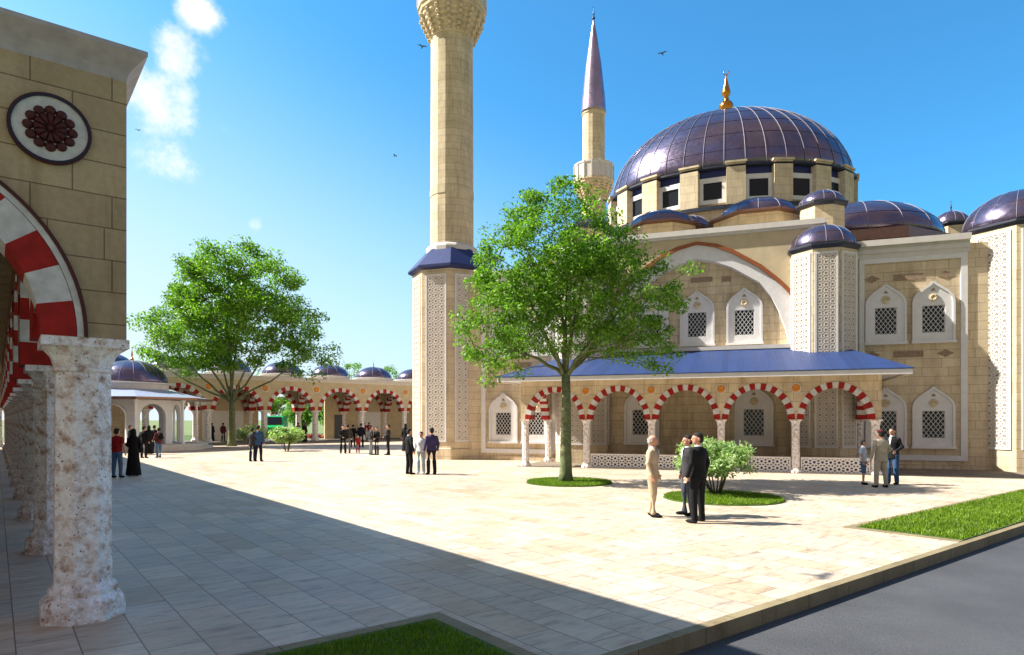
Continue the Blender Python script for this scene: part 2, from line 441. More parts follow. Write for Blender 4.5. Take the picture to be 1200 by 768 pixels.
# ------------------------------------------------------------------ ground
def sheet(name, pts, z, m, **kw):
    b = MB(); b.v = [(p[0], p[1], z) for p in pts]; b.face(range(len(pts)))
    return b.build(name, m, None, kind='structure', **kw)
sheet('ground', [(-3000, -3000), (3000, -3000), (3000, 3000), (-3000, 3000)], -.24, M['field'])
o = MB().box(-60, 120, -9, 3.905, -.23, -.16).build('road', M['asphalt'], None, kind='structure'); o.rotation_euler.z = RC
E = 4.03
pl = MB(); pl.box(-14, 100, E, 96, -.22, 0)
o = pl.build('plaza', M['paving'], None, kind='structure'); o.rotation_euler.z = RC
kb = MB(); kb.box(-14, 100, 3.905, E, -.22, .004)
# kerbs round the two planting beds
for (u0, u1) in ((-14, 3.70), (12.70, 60)):
    kb.box(u0, u1, 5.79, 5.96, -.05, .012)
    e = u1 if u0 < 0 else u0
    kb.box(e-.17 if u0 < 0 else e, e if u0 < 0 else e+.17, E, 5.79, -.05, .012)
o = kb.build('kerb', M['kerb'], None, kind='structure'); o.rotation_euler.z = RC
for nm_, (u0, u1) in (('lawn', (-14, 3.53)), ('lawn', (12.87, 60))):
    o = MB().box(u0, u1, E+.002, 5.788, -.03, .02).build(nm_, M['soil'], None, kind='structure'); o.rotation_euler.z = RC
o = MB().box(-8.0, 60, 67.2, 96, -.01, .03).build('lawn', M['soil'], None, kind='structure'); o.rotation_euler.z = RC
# brown paved margin in front of the mosque wall, and round the far gallery
o = MB().box(-9.4, 20, 27.35, 31.6, -.02, .012).build('pavement', M['setts'], None, kind='structure'); o.rotation_euler.z = RM; 
o = MB().box(1.2, 44, 56.2, 67.1, -.02, .10).build('terrace', M['setts'], None, kind='structure'); o.rotation_euler.z = RC

def blades(name, test, bounds, count, h, wd, lab, rz, z0=.02, seed=1):
    rg = np.random.default_rng(seed)
    P = []
    while sum(len(p) for p in P) < count:
        q = rg.uniform((bounds[0], bounds[2]), (bounds[1], bounds[3]), (count, 2))
        P.append(q[test(q)])
    P = np.concatenate(P)[:count]
    a = rg.uniform(0, 2*np.pi, count); hh = h*rg.uniform(.5, 1.2, count); ln = rg.normal(0, .35, (count, 2))*hh[:, None]
    dx = np.cos(a)*wd/2; dy = np.sin(a)*wd/2
    V = np.zeros((count, 3, 3))
    V[:, 0, 0] = P[:, 0]-dx; V[:, 0, 1] = P[:, 1]-dy; V[:, 1, 0] = P[:, 0]+dx; V[:, 1, 1] = P[:, 1]+dy
    V[:, 0, 2] = V[:, 1, 2] = z0; V[:, 2, 0] = P[:, 0]+ln[:, 0]; V[:, 2, 1] = P[:, 1]+ln[:, 1]; V[:, 2, 2] = z0+hh
    me = bpy.data.meshes.new(name); F = np.arange(count*3).reshape(-1, 3)
    me.from_pydata(V.reshape(-1, 3).tolist(), [], F.tolist()); me.materials.append(M['grass'])
    o = link(name, me, None, kind='stuff', label=lab, category='grass'); o.rotation_euler.z = rz
    return o
allq = lambda q: np.ones(len(q), bool)
blades('grass', allq, (-1.0, 3.46, E+.02, 5.70), 30000, .05, .010, 'dark shaded grass in the kerbed bed at the bottom edge', RC, seed=2)
blades('grass', allq, (12.9, 32, E+.02, 5.76), 42000, .07, .022, 'sunlit bright grass in the kerbed strip beside the road', RC, seed=3)
def disc(cx, cy, r, lab, seed):
    b = MB(); b.lathe([(r, -.03), (r, .012), (r*.97, .03), (0, .05)], 48, 0, (cx, cy, 0))
    b.build('lawn', M['soil'], None, kind='structure')
    blades('grass', lambda q: (q[:, 0]-cx)**2+(q[:, 1]-cy)**2 < (r*.98)**2, (cx-r, cx+r, cy-r, cy+r), 16000, .07, .02, lab, 0, .03, seed)
disc(1.86, 21.45, 1.40, 'round patch of grass at the foot of the tall tree before the mosque', 4)
disc(5.50, 17.15, 1.52, 'round patch of grass under the leafy bush behind the men', 5)

# ------------------------------------------------------------------ architecture helpers
def arc_pts(cx, zs, r, n, ry=None):
    ry = ry or r
    return [(cx+r*math.cos(math.pi*(1-i/n)), zs+ry*math.sin(math.pi*(1-i/n))) for i in range(n+1)]
def arch_ring(b, cx, zs, ro, ri, segs, y0, y1, mr=0, mw=1, sub=2, yo=None, yi=None):
    """alternating voussoirs between intrados ri and extrados ro; y0 front, y1 back"""
    n = segs*sub; yo = yo or ro; yi = yi or ri
    for k in range(n):
        mi = mr if (k//sub) % 2 == 0 else mw
        a0, a1 = math.pi*(1-k/n), math.pi*(1-(k+1)/n)
        P = [(cx+ri*math.cos(a0), zs+yi*math.sin(a0)), (cx+ri*math.cos(a1), zs+yi*math.sin(a1)),
             (cx+ro*math.cos(a1), zs+yo*math.sin(a1)), (cx+ro*math.cos(a0), zs+yo*math.sin(a0))]
        q = len(b.v)
        b.v += [(x, y0, z) for x, z in P] + [(x, y1, z) for x, z in P]
        b.face([q, q+1, q+2, q+3], mi); b.face([q+7, q+6, q+5, q+4], mi)
        b.face([q+1, q, q+4, q+5], mi); b.face([q+3, q+2, q+6, q+7], mi)
        if k == 0: b.face([q, q+3, q+7, q+4], mi)
        if k == n-1: b.face([q+1, q+5, q+6, q+2], mi)
def arcade_wall(b, x0, x1, cs, zs, ro, ztop, y0, y1, n=20, mi=0, ry=None):
    """wall above a row of arches with centres cs: the arches stay open"""
    prof = [(x0, zs)]
    for c in cs: prof += arc_pts(c, zs, ro, n, ry)
    prof += [(x1, zs)]
    for i in range(len(prof)-1):
        (xa, za), (xb, zb) = prof[i], prof[i+1]
        if xb-xa < 1e-5: continue
        q = len(b.v)
        b.v += [(xa, y0, za), (xb, y0, zb), (xb, y0, ztop), (xa, y0, ztop), (xa, y1, za), (xb, y1, zb), (xb, y1, ztop), (xa, y1, ztop)]
        b.face([q, q+1, q+2, q+3], mi); b.face([q+7, q+6, q+5, q+4], mi)
        b.face([q+1, q, q+4, q+5], mi); b.face([q+3, q+2, q+6, q+7], mi)
    q = len(b.v)
    for x in (x0, x1):
        b.v += [(x, y0, zs), (x, y0, ztop), (x, y1, ztop), (x, y1, zs)]
    b.face([q, q+1, q+2, q+3], mi); b.face([q+7, q+6, q+5, q+4], mi)

def stars(b, w, h, cell, y, t, bw, x0=0, z0=0, mi=0, dots=None):
    """carved girih-like relief: eight pointed stars joined by straps (front towards -y)"""
    nx = max(1, round(w/cell)); nz = max(1, round(h/cell)); cx, cz = w/nx, h/nz
    for i in range(nx):
        for j in range(nz):
            ox, oz = x0+(i+.5)*cx, z0+(j+.5)*cz; r = min(cx, cz)*.40
            for ph in (0, 45):
                pts = [(ox+r*math.cos(R(ph+90*k)), oz+r*math.sin(R(ph+90*k))) for k in range(4)]
                for k in range(4): b.bar(pts[k], pts[(k+1) % 4], bw, y, y-t*(1 if ph else .8), mi)
            for k in range(4):
                a = R(45+90*k)
                b.bar((ox+r*math.cos(a), oz+r*math.sin(a)), (ox+.5*cx*(1 if math.cos(a) > 0 else -1), oz+.5*cz*(1 if math.sin(a) > 0 else -1)), bw, y, y-t*.9, mi)
                a = R(90*k)
                b.bar((ox+r*math.cos(a), oz+r*math.sin(a)), (ox+.5*cx*round(math.cos(a)), oz+.5*cz*round(math.sin(a))), bw, y, y-t*.7, mi)
            if dots is not None:
                b.bar((ox-r*.28, oz), (ox+r*.28, oz), r*.5, y, y-t*.6, dots)
_pc = {}
def carved_panel(parent, w, z0, z1, cell, loc, rz, frame=.05):
    key = (w, z0, z1, cell)
    if key not in _pc:
        b = MB(); h = z1-z0
        b.box(-w/2, w/2, -.012, .02, z0, z1, 0)
        stars(b, w-2*frame, h-2*frame, cell, -.012, .022, cell*.085, -w/2+frame, z0+frame, 1, 2)
        for (xa, xb, za, zb) in ((-w/2-.03, -w/2+frame, z0-.03, z1+.03), (w/2-frame, w/2+.03, z0-.03, z1+.03), (-w/2+frame, w/2-frame, z0-.03, z0+frame), (-w/2+frame, w/2-frame, z1-frame, z1+.03)):
            b.box(xa, xb, -.045, .0, za, zb, 3)
        _pc[key] = b.mesh('carved_panel', [M['panel'], M['relief'], M['plaque'], M['white']])
    return link('carved_panel', _pc[key], parent, loc, rz)

def finial(b, z, s=1., mi=0, c=(0, 0), ball=0):
    prof = [(.05, 0), (.16, .05), (.2, .16), (.12, .3), (.05, .36), (.1, .42), (.05, .5), (.12, .6), (.09, .75), (.03, 1.15), (.015, 1.35), (.0, 1.4)]
    if ball: prof = [(.06, 0), (.15, .06), (.23, .15), (.255, .27), (.23, .39), (.15, .48), (.07, .53), (.11, .58), (.07, .64), (.15, .72), (.15, .80), (.05, 1.22), (.02, 1.38), (0, 1.42)]
    b.lathe([(r*s, h*s) for r, h in prof], 14, 0, (c[0], c[1], z), mi=mi, smooth=True)
    cr = [(c[0]+.09*s*math.sin(R(a)), c[1], z+1.5*s-.09*s*math.cos(R(a))) for a in range(-150, 151, 30)]
    b.tube(cr, [s*x for x in (.003, .010, .016, .02, .022, .022, .022, .02, .016, .010, .003)], 6, mi)

def dome_part(parent, r, h, z, n=24, ribs=12, loc=(0, 0), sx=1, sy=1, sweep=None, name='dome', cap_h=None, seamr=.03, rings=(.33, .62, .85)):
    a_ = MB(); m_ = 14
    prof = [(r*math.cos(R(90*j/m_)), h*math.sin(R(90*j/m_))) for j in range(m_+1)]
    prof[-1] = (0, h)
    a_.lathe(prof, n*2, 0, (0, 0, 0), sx, sy, 0, True)
    d = a_.build(name, M['dome'], parent, loc=(loc[0], loc[1], z))
    if ribs:
        s = MB()
        for k in range(ribs):
            a = 2*math.pi*k/ribs
            pts = [(sx*(p[0]+.004)*math.cos(a), sy*(p[0]+.004)*math.sin(a), p[1]+.004) for p in prof[:-1]]
            s.tube(pts, seamr, 4, 0)
        s.build('seam', M['seam'], d)
        if rings:
            s = MB()
            for q in rings:
                a0 = math.asin(q)
                s.tube([(sx*r*1.001*math.cos(a0)*math.cos(R(g)), sy*r*1.001*math.cos(a0)*math.sin(R(g)), h*q) for g in range(0, 361, 6)], seamr*.55, 4, 0)
            s.build('ring_seam', M['darkseam'], d)
    return d

# ------------------------------------------------------------------ columns
def column_meshes(r, h, m):
    """shaft, base, capital; springing at h"""
    sh = MB(); sh.lathe([(r*1.0, .36*r/.27), (r*.97, h*.5), (r*.95, h-.34*r/.27)], 8, 22.5, cap=False)
    k = r/.27
    ba = MB(); ba.lathe([(r*1.45, 0), (r*1.45, .17*k), (r*1.38, .20*k), (r*1.2, .235*k), (r*1.15, .25*k), (r*1.2, .28*k), (r*1.2, .31*k), (r*1.08, .33*k), (r, .36*k)], 8, 22.5)
    ca = MB(); ca.lathe([(r*.95, h-.34*k), (r*1.06, h-.325*k), (r*1.06, h-.295*k), (r*.98, h-.28*k), (r*1.1, h-.18*k), (r*1.38, h-.09*k)], 8, 22.5)
    hw = r*1.36
    ca.box(-hw, hw, -hw, hw, h-.09*k, h)
    return [x.mesh(n_, m) for x, n_ in ((sh, 'shaft'), (ba, 'base'), (ca, 'capital'))]
def add_column(parent, x, y, meshes, z=0):
    s = link('column', meshes[0], parent, (x, y, z))
    link('column_base', meshes[1], s); link('capital', meshes[2], s)
    return s
trav_cols = column_meshes(.275, 2.88, M['trav'])
porch_cols = column_meshes(.155, 2.07, M['trav'])

def rosette(parent, x, y, z, r, rz=0, detail=False):
    b = MB(); b.lathe([(r, 0), (r, .03), (0, .03)], 40, 0, mi=0)
    if detail:
        b.lathe([(r*.985, .03), (r*.985, .048), (r*.92, .048), (r*.92, .03)], 40, 0, mi=1, cap=False)
        b.lathe([(r*1.02, 0), (r*1.02, .042), (r*.985, .042), (r*.985, .0)], 40, 0, mi=2, cap=False)
        for k in range(12):
            a = 2*math.pi*k/12
            b.sphere((r*.53*math.cos(a), r*.53*math.sin(a), .03), (r*.145, r*.145, .035), 10, 6, 2)
            b.tube([(r*.08*math.cos(a), r*.08*math.sin(a), .035), (r*.4*math.cos(a), r*.4*math.sin(a), .04)], [r*.03, r*.12], 6, 2)
        b.sphere((0, 0, .03), (r*.1, r*.1, .05), 10, 6, 2)
        ms = [M['vwhite'], M['inkline'], M['maroonred'], M['red']]
    else:
        b.lathe([(r*.78, .03), (r*.78, .05), (r*.3, .06), (0, .05)], 16, 0, mi=1)
        for k in range(8):
            a = 2*math.pi*k/8; b.sphere((r*.5*math.cos(a), r*.5*math.sin(a), .05), (r*.2, r*.2, .03), 8, 4, 1)
        ms = [M['vwhite'], M['orange']]
    o = b.build('medallion', ms, parent, loc=(x, y, z)); o.rotation_euler = (R(90), 0, rz)
    return o
M['inkline'] = plain('ink_ring', (.008, .008, .03), .5)
M['maroonred'] = plain('maroon_rosette', (.06, .007, .007), .6, var=.3, scale=20)

# ------------------------------------------------------------------ near arcade (left) 
ga = thing('arcade', 'shaded stone arcade with red and white arches and travertine columns filling the left edge', 'arcade', (0, 0, 0), RC)
UW, NW = 1.07, 7.85; CU, CN = .72, 8.2; SP = 4.4; ZS = 2.88; TOP = 5.56; NB = 12
NEND = CN+SP*NB
UL = -2.86
b = MB(); gc = (CU+UL)/2; ro = 1.765
arcade_wall(b, UL-.35, UW, [gc], ZS, ro, TOP, NW, NW+.62, 40)
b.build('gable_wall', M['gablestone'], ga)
b = MB(); arch_ring(b, gc, ZS, ro-.06, ro-.355, 15, NW-.03, NW+.60, 0, 1, 4)
arch_ring(b, gc, ZS, ro+.0, ro-.055, 1, NW-.035, NW+.0, 1, 1, 60); arch_ring(b, gc, ZS, ro+.035, ro, 1, NW-.045, NW+.0, 2, 2, 60)
b.build('gable_arch', [M['red'], M['vwhite'], M['maroon']], ga)
# long side (faces the plaza), built in a frame turned 90 degrees
cs = [-(CN+SP*(i+.5)) for i in range(NB)]; ro2 = 2.18
side = link('side_wall', None, None)
bpy.data.objects.remove(side)
b = MB(); arcade_wall(b, -(NEND+.35), -(NW+.62), sorted(cs), ZS, ro2, TOP, UW-.77, UW, 24)
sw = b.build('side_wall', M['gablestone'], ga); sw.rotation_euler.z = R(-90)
sw.scale = (1, 1, 1)
# rotate(-90): local x -> -y ; we want local x=-n -> court y=n, local y=-u -> court x=-u ... handled by mirrored signs
for c in cs:
    b = MB(); arch_ring(b, 0, ZS, ro2-.0, ro2-.37, 17, UW-.79, UW+.02, 0, 1, 2)
    pass
    pass
    if c == cs[0]: me_arch = b.mesh('side_arch', [M['red'], M['vwhite']])
    o = link('side_arch', me_arch, ga, (0, -c, 0)); o.rotation_euler.z = R(-90)
for i in range(NB+1): add_column(ga, CU, CN+SP*i, trav_cols)
add_column(ga, UL, CN, trav_cols)
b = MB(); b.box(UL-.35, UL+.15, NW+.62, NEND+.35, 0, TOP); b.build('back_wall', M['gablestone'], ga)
b = MB(); b.box(UL-.33, UW-.02, NW+.03, NEND+.33, TOP, TOP+.2); b.build('roof', M['cream'], ga)
# flared cornice: gable and long side
def cornice(b, x0, x1, y0, y1, z0, z1, e, steps=5, mi=0):
    prev = None
    for k in range(steps+1):
        t = k/steps; ee = e*(1-math.cos(t*math.pi/2)) if k < steps else e
        z = z0+(z1-z0)*t*.85
        ring = [(x0-ee, y0-ee, z), (x1+ee, y0-ee, z), (x1+ee, y1+ee, z), (x0-ee, y1+ee, z)]
        q = len(b.v); b.v += ring
        if prev is not None:
            for i in range(4):
                j = (i+1) % 4; b.face([prev+i, prev+j, q+j, q+i], mi)
        prev = q
    q = len(b.v); b.v += [(x0-e, y0-e, z1), (x1+e, y0-e, z1), (x1+e, y1+e, z1), (x0-e, y1+e, z1)]
    for i in range(4):
        j = (i+1) % 4; b.face([prev+i, prev+j, q+j, q+i], mi)
    b.face([q, q+1, q+2, q+3], mi)
b = MB(); cornice(b, UL-.35, UW, NW, NEND+.35, TOP-.0, TOP+.30, .17)
b.build('cornice', M['greytrim'], ga)
rosette(ga, .42, NW, 4.89, .335, 0, True)
rosette(ga, UL+.32, NW, 4.92, .35, 0, True)

# ------------------------------------------------------------------ far gallery
gf = thing('colonnade', 'long domed colonnade of red and white arches across the far end of the square', 'colonnade', (0, 0, 0), RC)
bays = [14.36+4.75*k for k in range(-3, 7)]; FN = 60.6; FN2 = 65.0; ZF = 2.93
cF = [x+2.375 for x in bays[:-1]]; roF = 2.22
me_f = None
for row, (n0, tk) in enumerate(((FN-.3, .6), (FN2-.3, .6))):
    b = MB(); arcade_wall(b, bays[0]-.3, bays[-1]+.3, cF, ZF, roF, 5.62, n0, n0+tk, 20)
    b.build('arcade_wall', M['rough'], gf)
    if me_f is None:
        b = MB(); arch_ring(b, 0, ZF, roF, roF-.36, 17, -.03, .63, 0, 1, 2); me_f = b.mesh('arch', [M['red'], M['vwhite']])
    for c in cF: link('arch', me_f, gf, (c, n0, 0))
    for x in bays: add_column(gf, x, n0+.3, trav_cols, .06)
# cross arches between the rows
b = MB(); arch_ring(b, 0, ZF, 1.85, 1.53, 15, -.25, .25, 0, 1, 2); me_x = b.mesh('cross_arch', [M['red'], M['vwhite']])
b = MB(); arcade_wall(b, -1.92, 1.92, [0], ZF, 1.85, 5.6, -.22, .22, 16); me_xw = b.mesh('cross_wall', [M['rough']])
for x in bays:
    for me_, nm_ in ((me_x, 'cross_arch'), (me_xw, 'cross_wall')):
        o = link(nm_, me_, gf, (x, (FN+FN2)/2, 0)); o.rotation_euler.z = R(90)
b = MB(); b.box(bays[0]-.28, bays[-1]+.28, FN-.28, FN2+.28, 5.62, 5.8); b.build('roof', M['trim'], gf)
b = MB(); cornice(b, bays[0]-.3, bays[-1]+.3, FN-.3, FN2+.3, 5.62, 6.0, .17); b.build('cornice', M['trim'], gf)
b = MB(); b.box(bays[5]+2.7, bays[-1]+.2, FN2-.1, FN2+.12, .1, 4.9); b.build('back_wall', M['rough'], gf)
b = MB(); b.box(bays[3]-.2, bays[4]+.8, FN2-.1, FN2+.12, .1, 4.9); b.build('back_wall', M['rough'], gf)
for xa, xb in ((bays[3]+.5, bays[4]-.6), (bays[6]+1.6, bays[7]-.5)):
    b = MB(); b.box(xa, xb, FN2-.14, FN2-.1, .1, 2.9); b.build('wall_panel', M['white'], gf)
b = MB(); b.box(bays[1]+.5, bays[2]-.5, FN2-.1, FN2+.12, .1, 4.9); b.build('back_wall', M['cream'], gf)
b = MB(); b.box(bays[6]-1.0, bays[6]+.1, FN2-.16, FN2-.1, .1, 2.6); b.build('door', M['door'], gf)
for x in bays[1:-1]: rosette(gf, x, FN-.3, 4.93, .36)
d0 = None
for i, c in enumerate(cF):
    b = MB(); b.lathe([(1.95, 0), (1.95, .28), (2.05, .30), (2.05, .36), (1.9, .38)], 24, 0)
    if d0 is None:
        d0 = b.build('dome_drum', M['trim'], gf, loc=(c, (FN+FN2)/2, 6.0))
        dd = dome_part(d0, 1.85, 1.2, .36, 16, 12, seamr=.012, rings=(.5,))
        f_ = MB(); finial(f_, 1.18, .4); f_.build('finial', M['darkmetal'], dd) if False else f_.build('finial', M['darkmetal'], d0, loc=(0, 0, .36))
    else: dup(d0, gf, (c, (FN+FN2)/2, 6.0))

g2 = thing('colonnade', 'second colonnade much further away, seen small through the arches of the first', 'colonnade', (0, 0, 0), RC)
c2 = [24.4+4.75*k for k in range(8)]; b = MB(); arcade_wall(b, 22.0, 60.0, c2, ZF, roF, 5.9, 109.7, 110.3, 16); b.build('arcade_wall', M['rough'], g2)
for c in c2: link('arch', me_f, g2, (c, 109.7, 0)); add_column(g2, c-2.375, 110, trav_cols)
# ------------------------------------------------------------------ pavilion
pv = thing('pavilion', 'small domed fountain pavilion with wide low eave and pale marble walls', 'pavilion', (-26.6, 46, 0), R(10))
b = MB(); b.lathe([(5.2, 0), (5.2, .2), (4.9, .2), (4.9, .42)], 8, 22.5); b.build('platform', M['trim'], pv)
for k in range(8):
    a = 45*k; s_ = MB()
    half = 3.15*math.sin(R(22.5)); ap = 3.15*math.cos(R(22.5))
    arcade_wall(s_, -half, half, [0], 2.3, .85, 3.45, -ap, -ap+.22, 12, 0, .85)
    s_.box(-half, -.85, -ap, -ap+.22, .42, 2.3); s_.box(.85, half, -ap, -ap+.22, .42, 2.3)
    o = s_.build('wall', M['marble'], pv); o.rotation_euler.z = R(a)
    c_ = MB(); c_.lathe([(.14, 0), (.14, .12), (.085, .16), (.08, 2.75), (.17, 2.9), (.17, 3.02)], 12, 0)
    c_.build('column', M['marble'], pv, loc=(4.1*math.cos(R(a+22.5)), 4.1*math.sin(R(a+22.5)), .42))
b = MB(); b.lathe([(5.15, 3.42), (5.15, 3.54), (3.9, 3.80), (2.45, 4.15), (2.45, 4.1), (0, 4.0)], 8, 22.5, mi=0); b.build('eave_roof', M['paleblue'], pv)
b = MB(); b.lathe([(5.16, 3.40), (5.22, 3.42), (5.22, 3.55), (5.1, 3.56)], 8, 22.5); b.build('eave_rim', M['brownmetal'], pv)
b = MB(); b.lathe([(2.3, 4.1), (2.3, 4.5), (2.5, 4.53), (2.5, 4.62), (2.3, 4.64)], 32, 0); b.build('drum', M['trim'], pv)
dm = dome_part(pv, 2.25, 1.6, 4.62, 20, 16, seamr=.012, rings=(.5,))
b = MB(); finial(b, 6.2, .62); b.build('finial', M['gold'], pv)

# ------------------------------------------------------------------ mosque
MO = thing('mosque', 'sandstone mosque with large purple dome, great pointed arch and blue roofed portico', 'mosque', (0, 0, 0), RM)
C0 = -2.0; V0 = 31.6
b = MB(); 
for s in (-1, 1):
    x0, x1 = (C0-12.2, C0-5.0) if s < 0 else (C0+5.0, C0+12.2)
    b.box(x0, x1, V0, V0+28, 0, 9.3)
b.box(C0-5.0, C0+5.0, V0, V0+28, 0, 5.3); 
b.box(C0-5.0, C0+5.0, V0+.6, V0+28, 5.3, 10.3)
b.build('wall', M['stone'], MO)
# wing cornices and frames
for s in (-1, 1):
    x0, x1 = (C0-10.8, C0-6.3) if s < 0 else (C0+6.3, C0+10.8)
    b = MB(); b.box(x0, x1, V0-.10, V0+.3, 8.93, 9.12); b.box(x0, x1, V0-.16, V0+.3, 9.12, 9.3); b.box(x0, x1, V0-.10, V0+.3, 9.3, 9.42); b.box(x0, x1, V0-.28, V0+.35, 9.42, 9.67)
    b.build('cornice', M['trim'], MO)
    b = MB(); xa, xb = (C0-10.72, C0-10.48) if s < 0 else (C0+10.48, C0+10.72); xc, xd = (C0-6.95, C0-6.75) if s < 0 else (C0+6.75, C0+6.95)
    b.box(xa, xb, V0-.07, V0, .36, 8.93); b.box(xc, xd, V0-.07, V0, .36, 8.93)
    l_, r_ = (xb, xc) if s < 0 else (xd, xa)
    b.box(l_, r_, V0-.067, V0, .36, .58); b.box(l_, r_, V0-.067, V0, 8.72, 8.93)
    b.build('frame_moulding', M['white'], MO)
    for z_ in (8.06, 4.82):
        b = MB(); xm = C0+s*8.6
        b.box(xm-.55, xm+.55, V0-.02, V0, z_-.13, z_+.13)
        for q in (-1, 1):
            b.prism([(xm+q*1.35-.32, z_), (xm+q*1.35-.1, z_-.1), (xm+q*1.35, z_-.17), (xm+q*1.35+.1, z_-.1), (xm+q*1.35+.32, z_), (xm+q*1.35+.1, z_+.1), (xm+q*1.35, z_+.17), (xm+q*1.35-.1, z_+.1)], V0-.02, V0, 'y')
        b.build('inlay_plaque', M['plaque'], MO)
# plinth course
for xa, xb in ((C0-12, C0-6.2), (C0+6.2, C0+12)): b = MB(); b.box(xa, xb, V0-.06, V0, 0, .22); b.build('plinth', M['stone'], MO)

# windows
def window_mesh():
    b = MB(); w, h = .73, 2.0
    # pointed surround with rectangular opening, local origin = centre bottom of surround, front to -y
    arc = [(-w, 0), (w, 0), (w, 1.62), (w*.93, 1.83), (w*.72, 2.02), (w*.4, 2.2), (w*.15, 2.33), (0, 2.45), (-w*.15, 2.33), (-w*.4, 2.2), (-w*.72, 2.02), (-w*.93, 1.83), (-w, 1.62)]
    ow, z0, z1 = .43, .32, 1.49
    F = -.09
    b.box(-w, -ow, F, 0, 0, z1); b.box(ow, w, F, 0, 0, z1); b.box(-ow, ow, F, 0, 0, z0)
    b.prism([(-w, z1), (w, z1)] + [p for p in arc[2:]], F, 0, 'y')
    # raised rim
    for i in range(1, len(arc)-1+1):
        p, q = arc[i], arc[(i+1) % len(arc)]
        b.bar(p, q, .09, F, F-.05)
    b.bar(arc[0], arc[-1], .09, F, F-.05) if False else None
    b.box(-w-.08, w+.08, -.20, 0, -.1, .0)
    return b.mesh('window', [M['white']])
wm = window_mesh()
b = MB(); b.box(-.43, .43, -.03, -.005, .32, 1.49); pane_m = b.mesh('pane', [M['glass']])
b = MB(); n_ = 7; st = .86/5
for k in range(-9, 12):
    for sg in (1, -1):
        # line x = k*st + sg*(z-.32)*.75, clipped
        pts = []
        for z in np.linspace(.32, 1.49, 60):
            x = -.43 + k*st + (sg*(z-.32)*.72 if sg > 0 else -(z-.32)*.72)
            if -.43 <= x <= .43: pts.append((x, z))
        if len(pts) > 2: b.bar(pts[0], pts[-1], .017, -.045 - (.004 if sg > 0 else 0), -.062 - (.004 if sg > 0 else 0))
b.box(-.43, -.40, -.075, -.03, .32, 1.49); b.box(.40, .43, -.075, -.03, .32, 1.49); b.box(-.4, .4, -.075, -.03, .32, .35); b.box(-.4, .4, -.075, -.03, 1.46, 1.49)
grille_m = b.mesh('grille', [M['white']])
b = MB(); b.lathe([(.17, 0), (.17, .03), (.1, .05), (0, .03)], 16, 0)
for k in range(8): b.sphere((.1*math.cos(k*.785), .1*math.sin(k*.785), .04), (.035, .035, .02), 6, 4)
ros_m = b.mesh('roundel', [M['cream']])
b = MB(); b.prism([(-.09, -.05), (.09, -.05), (.05, .02), (0, .07), (-.05, .02)], -.02, 0, 'y'); crest_m = b.mesh('crest', [M['plaque']])
def add_window(u, v, z, s=1.):
    o = link('window', wm, MO, (u, v, z)); o.scale = (s, 1, s)
    link('pane', pane_m, o); link('grille', grille_m, o)
    r = link('roundel', ros_m, o, (0, -.09, 1.80)); r.rotation_euler = (R(90), 0, 0)
    link('crest', crest_m, o, (0, -.09, 2.12))
for off in (-9.5, -7.75, 7.75, 9.5):
    add_window(C0+off, V0, .96); add_window(C0+off, V0, 5.34)
for off in (-2.5, 2.5): add_window(C0+off, V0, .98, 1.06)
for off in (-2.1, 0, 2.1): add_window(C0+off, V0+.6, 5.62, 1.02)

# great arch front
outer = [(0, 10.2), (.8, 10.02), (1.55, 9.68), (2.74, 8.91), (3.5, 8.22), (3.95, 7.71), (4.5, 6.7), (4.8, 5.9), (4.9, 5.25)]
inner = [(0, 9.55), (.8, 9.36), (1.55, 9.05), (2.74, 8.28), (3.25, 7.6), (3.55, 6.98), (3.85, 6.1), (3.97, 5.55), (4.0, 5.25)]
def side_full(P): return [(-x, z) for x, z in P[::-1]] + P[1:]
O_, I_ = side_full(outer), side_full(inner)
OO = [(x*1.0+(.09 if x > .4 else -.09 if x < -.4 else 0), z+.13) for x, z in O_]
b = MB(); top = 10.55
for i in range(len(OO)-1):      # wall above the arch
    (xa, za), (xb, zb) = OO[i], OO[i+1]
    q = len(b.v); b.v += [(C0+xa, V0, za), (C0+xb, V0, zb), (C0+xb, V0, top), (C0+xa, V0, top)]; b.face([q, q+1, q+2, q+3])
    b.v += [(C0+xa, V0+.6, za), (C0+xb, V0+.6, zb)]; b.face([q+1, q, q+4, q+5])
for s in (-1, 1):
    xs = sorted((C0+s*OO[-1][0], C0+s*5.4)); b.box(xs[0], xs[1], V0, V0+.6, 5.25, top)
b.box(C0-5.4, C0+5.4, V0+.02, V0+5, 10.3, 10.6)
b.box(C0-5.4, C0-5.0, V0+.6, V0+6, 9.3, 10.3); b.box(C0+5.0, C0+5.4, V0+.6, V0+6, 9.3, 10.3)
b.build('arch_front', M['rough'], MO)
def band(P, Q, y0, y1, m, name):
    b = MB()
    for i in range(len(P)-1):
        q = len(b.v); pts = [P[i], P[i+1], Q[i+1], Q[i]]
        b.v += [(C0+x, y0, z) for x, z in pts] + [(C0+x, y1, z) for x, z in pts]
        b.face([q, q+1, q+2, q+3]); b.face([q+1, q, q+4, q+5]); b.face([q+3, q+2, q+6, q+7])
    return b.build(name, m, MO)
band(I_, O_, V0+.10, V0+.6, M['white'], 'great_arch')
band(O_, OO, V0-.03, V0+.6, M['rust'], 'arch_line')
b = MB(); b.box(C0-5.4, C0+5.4, V0-.16, V0+.3, 10.62, 10.86); b.box(C0-5.4, C0+5.4, V0-.08, V0+.3, 10.5, 10.62)
b.box(C0+5.38, C0+5.54, V0+.3, V0+5, 10.6, 10.86); b.box(C0-5.54, C0-5.38, V0+.3, V0+5, 10.6, 10.86)
b.build('cornice', M['trim'], MO)
b = MB(); b.box(C0-4.2, C0+4.2, V0-.12, V0+.6, 5.25, 5.42); b.build('sill_ledge', M['trim'], MO)
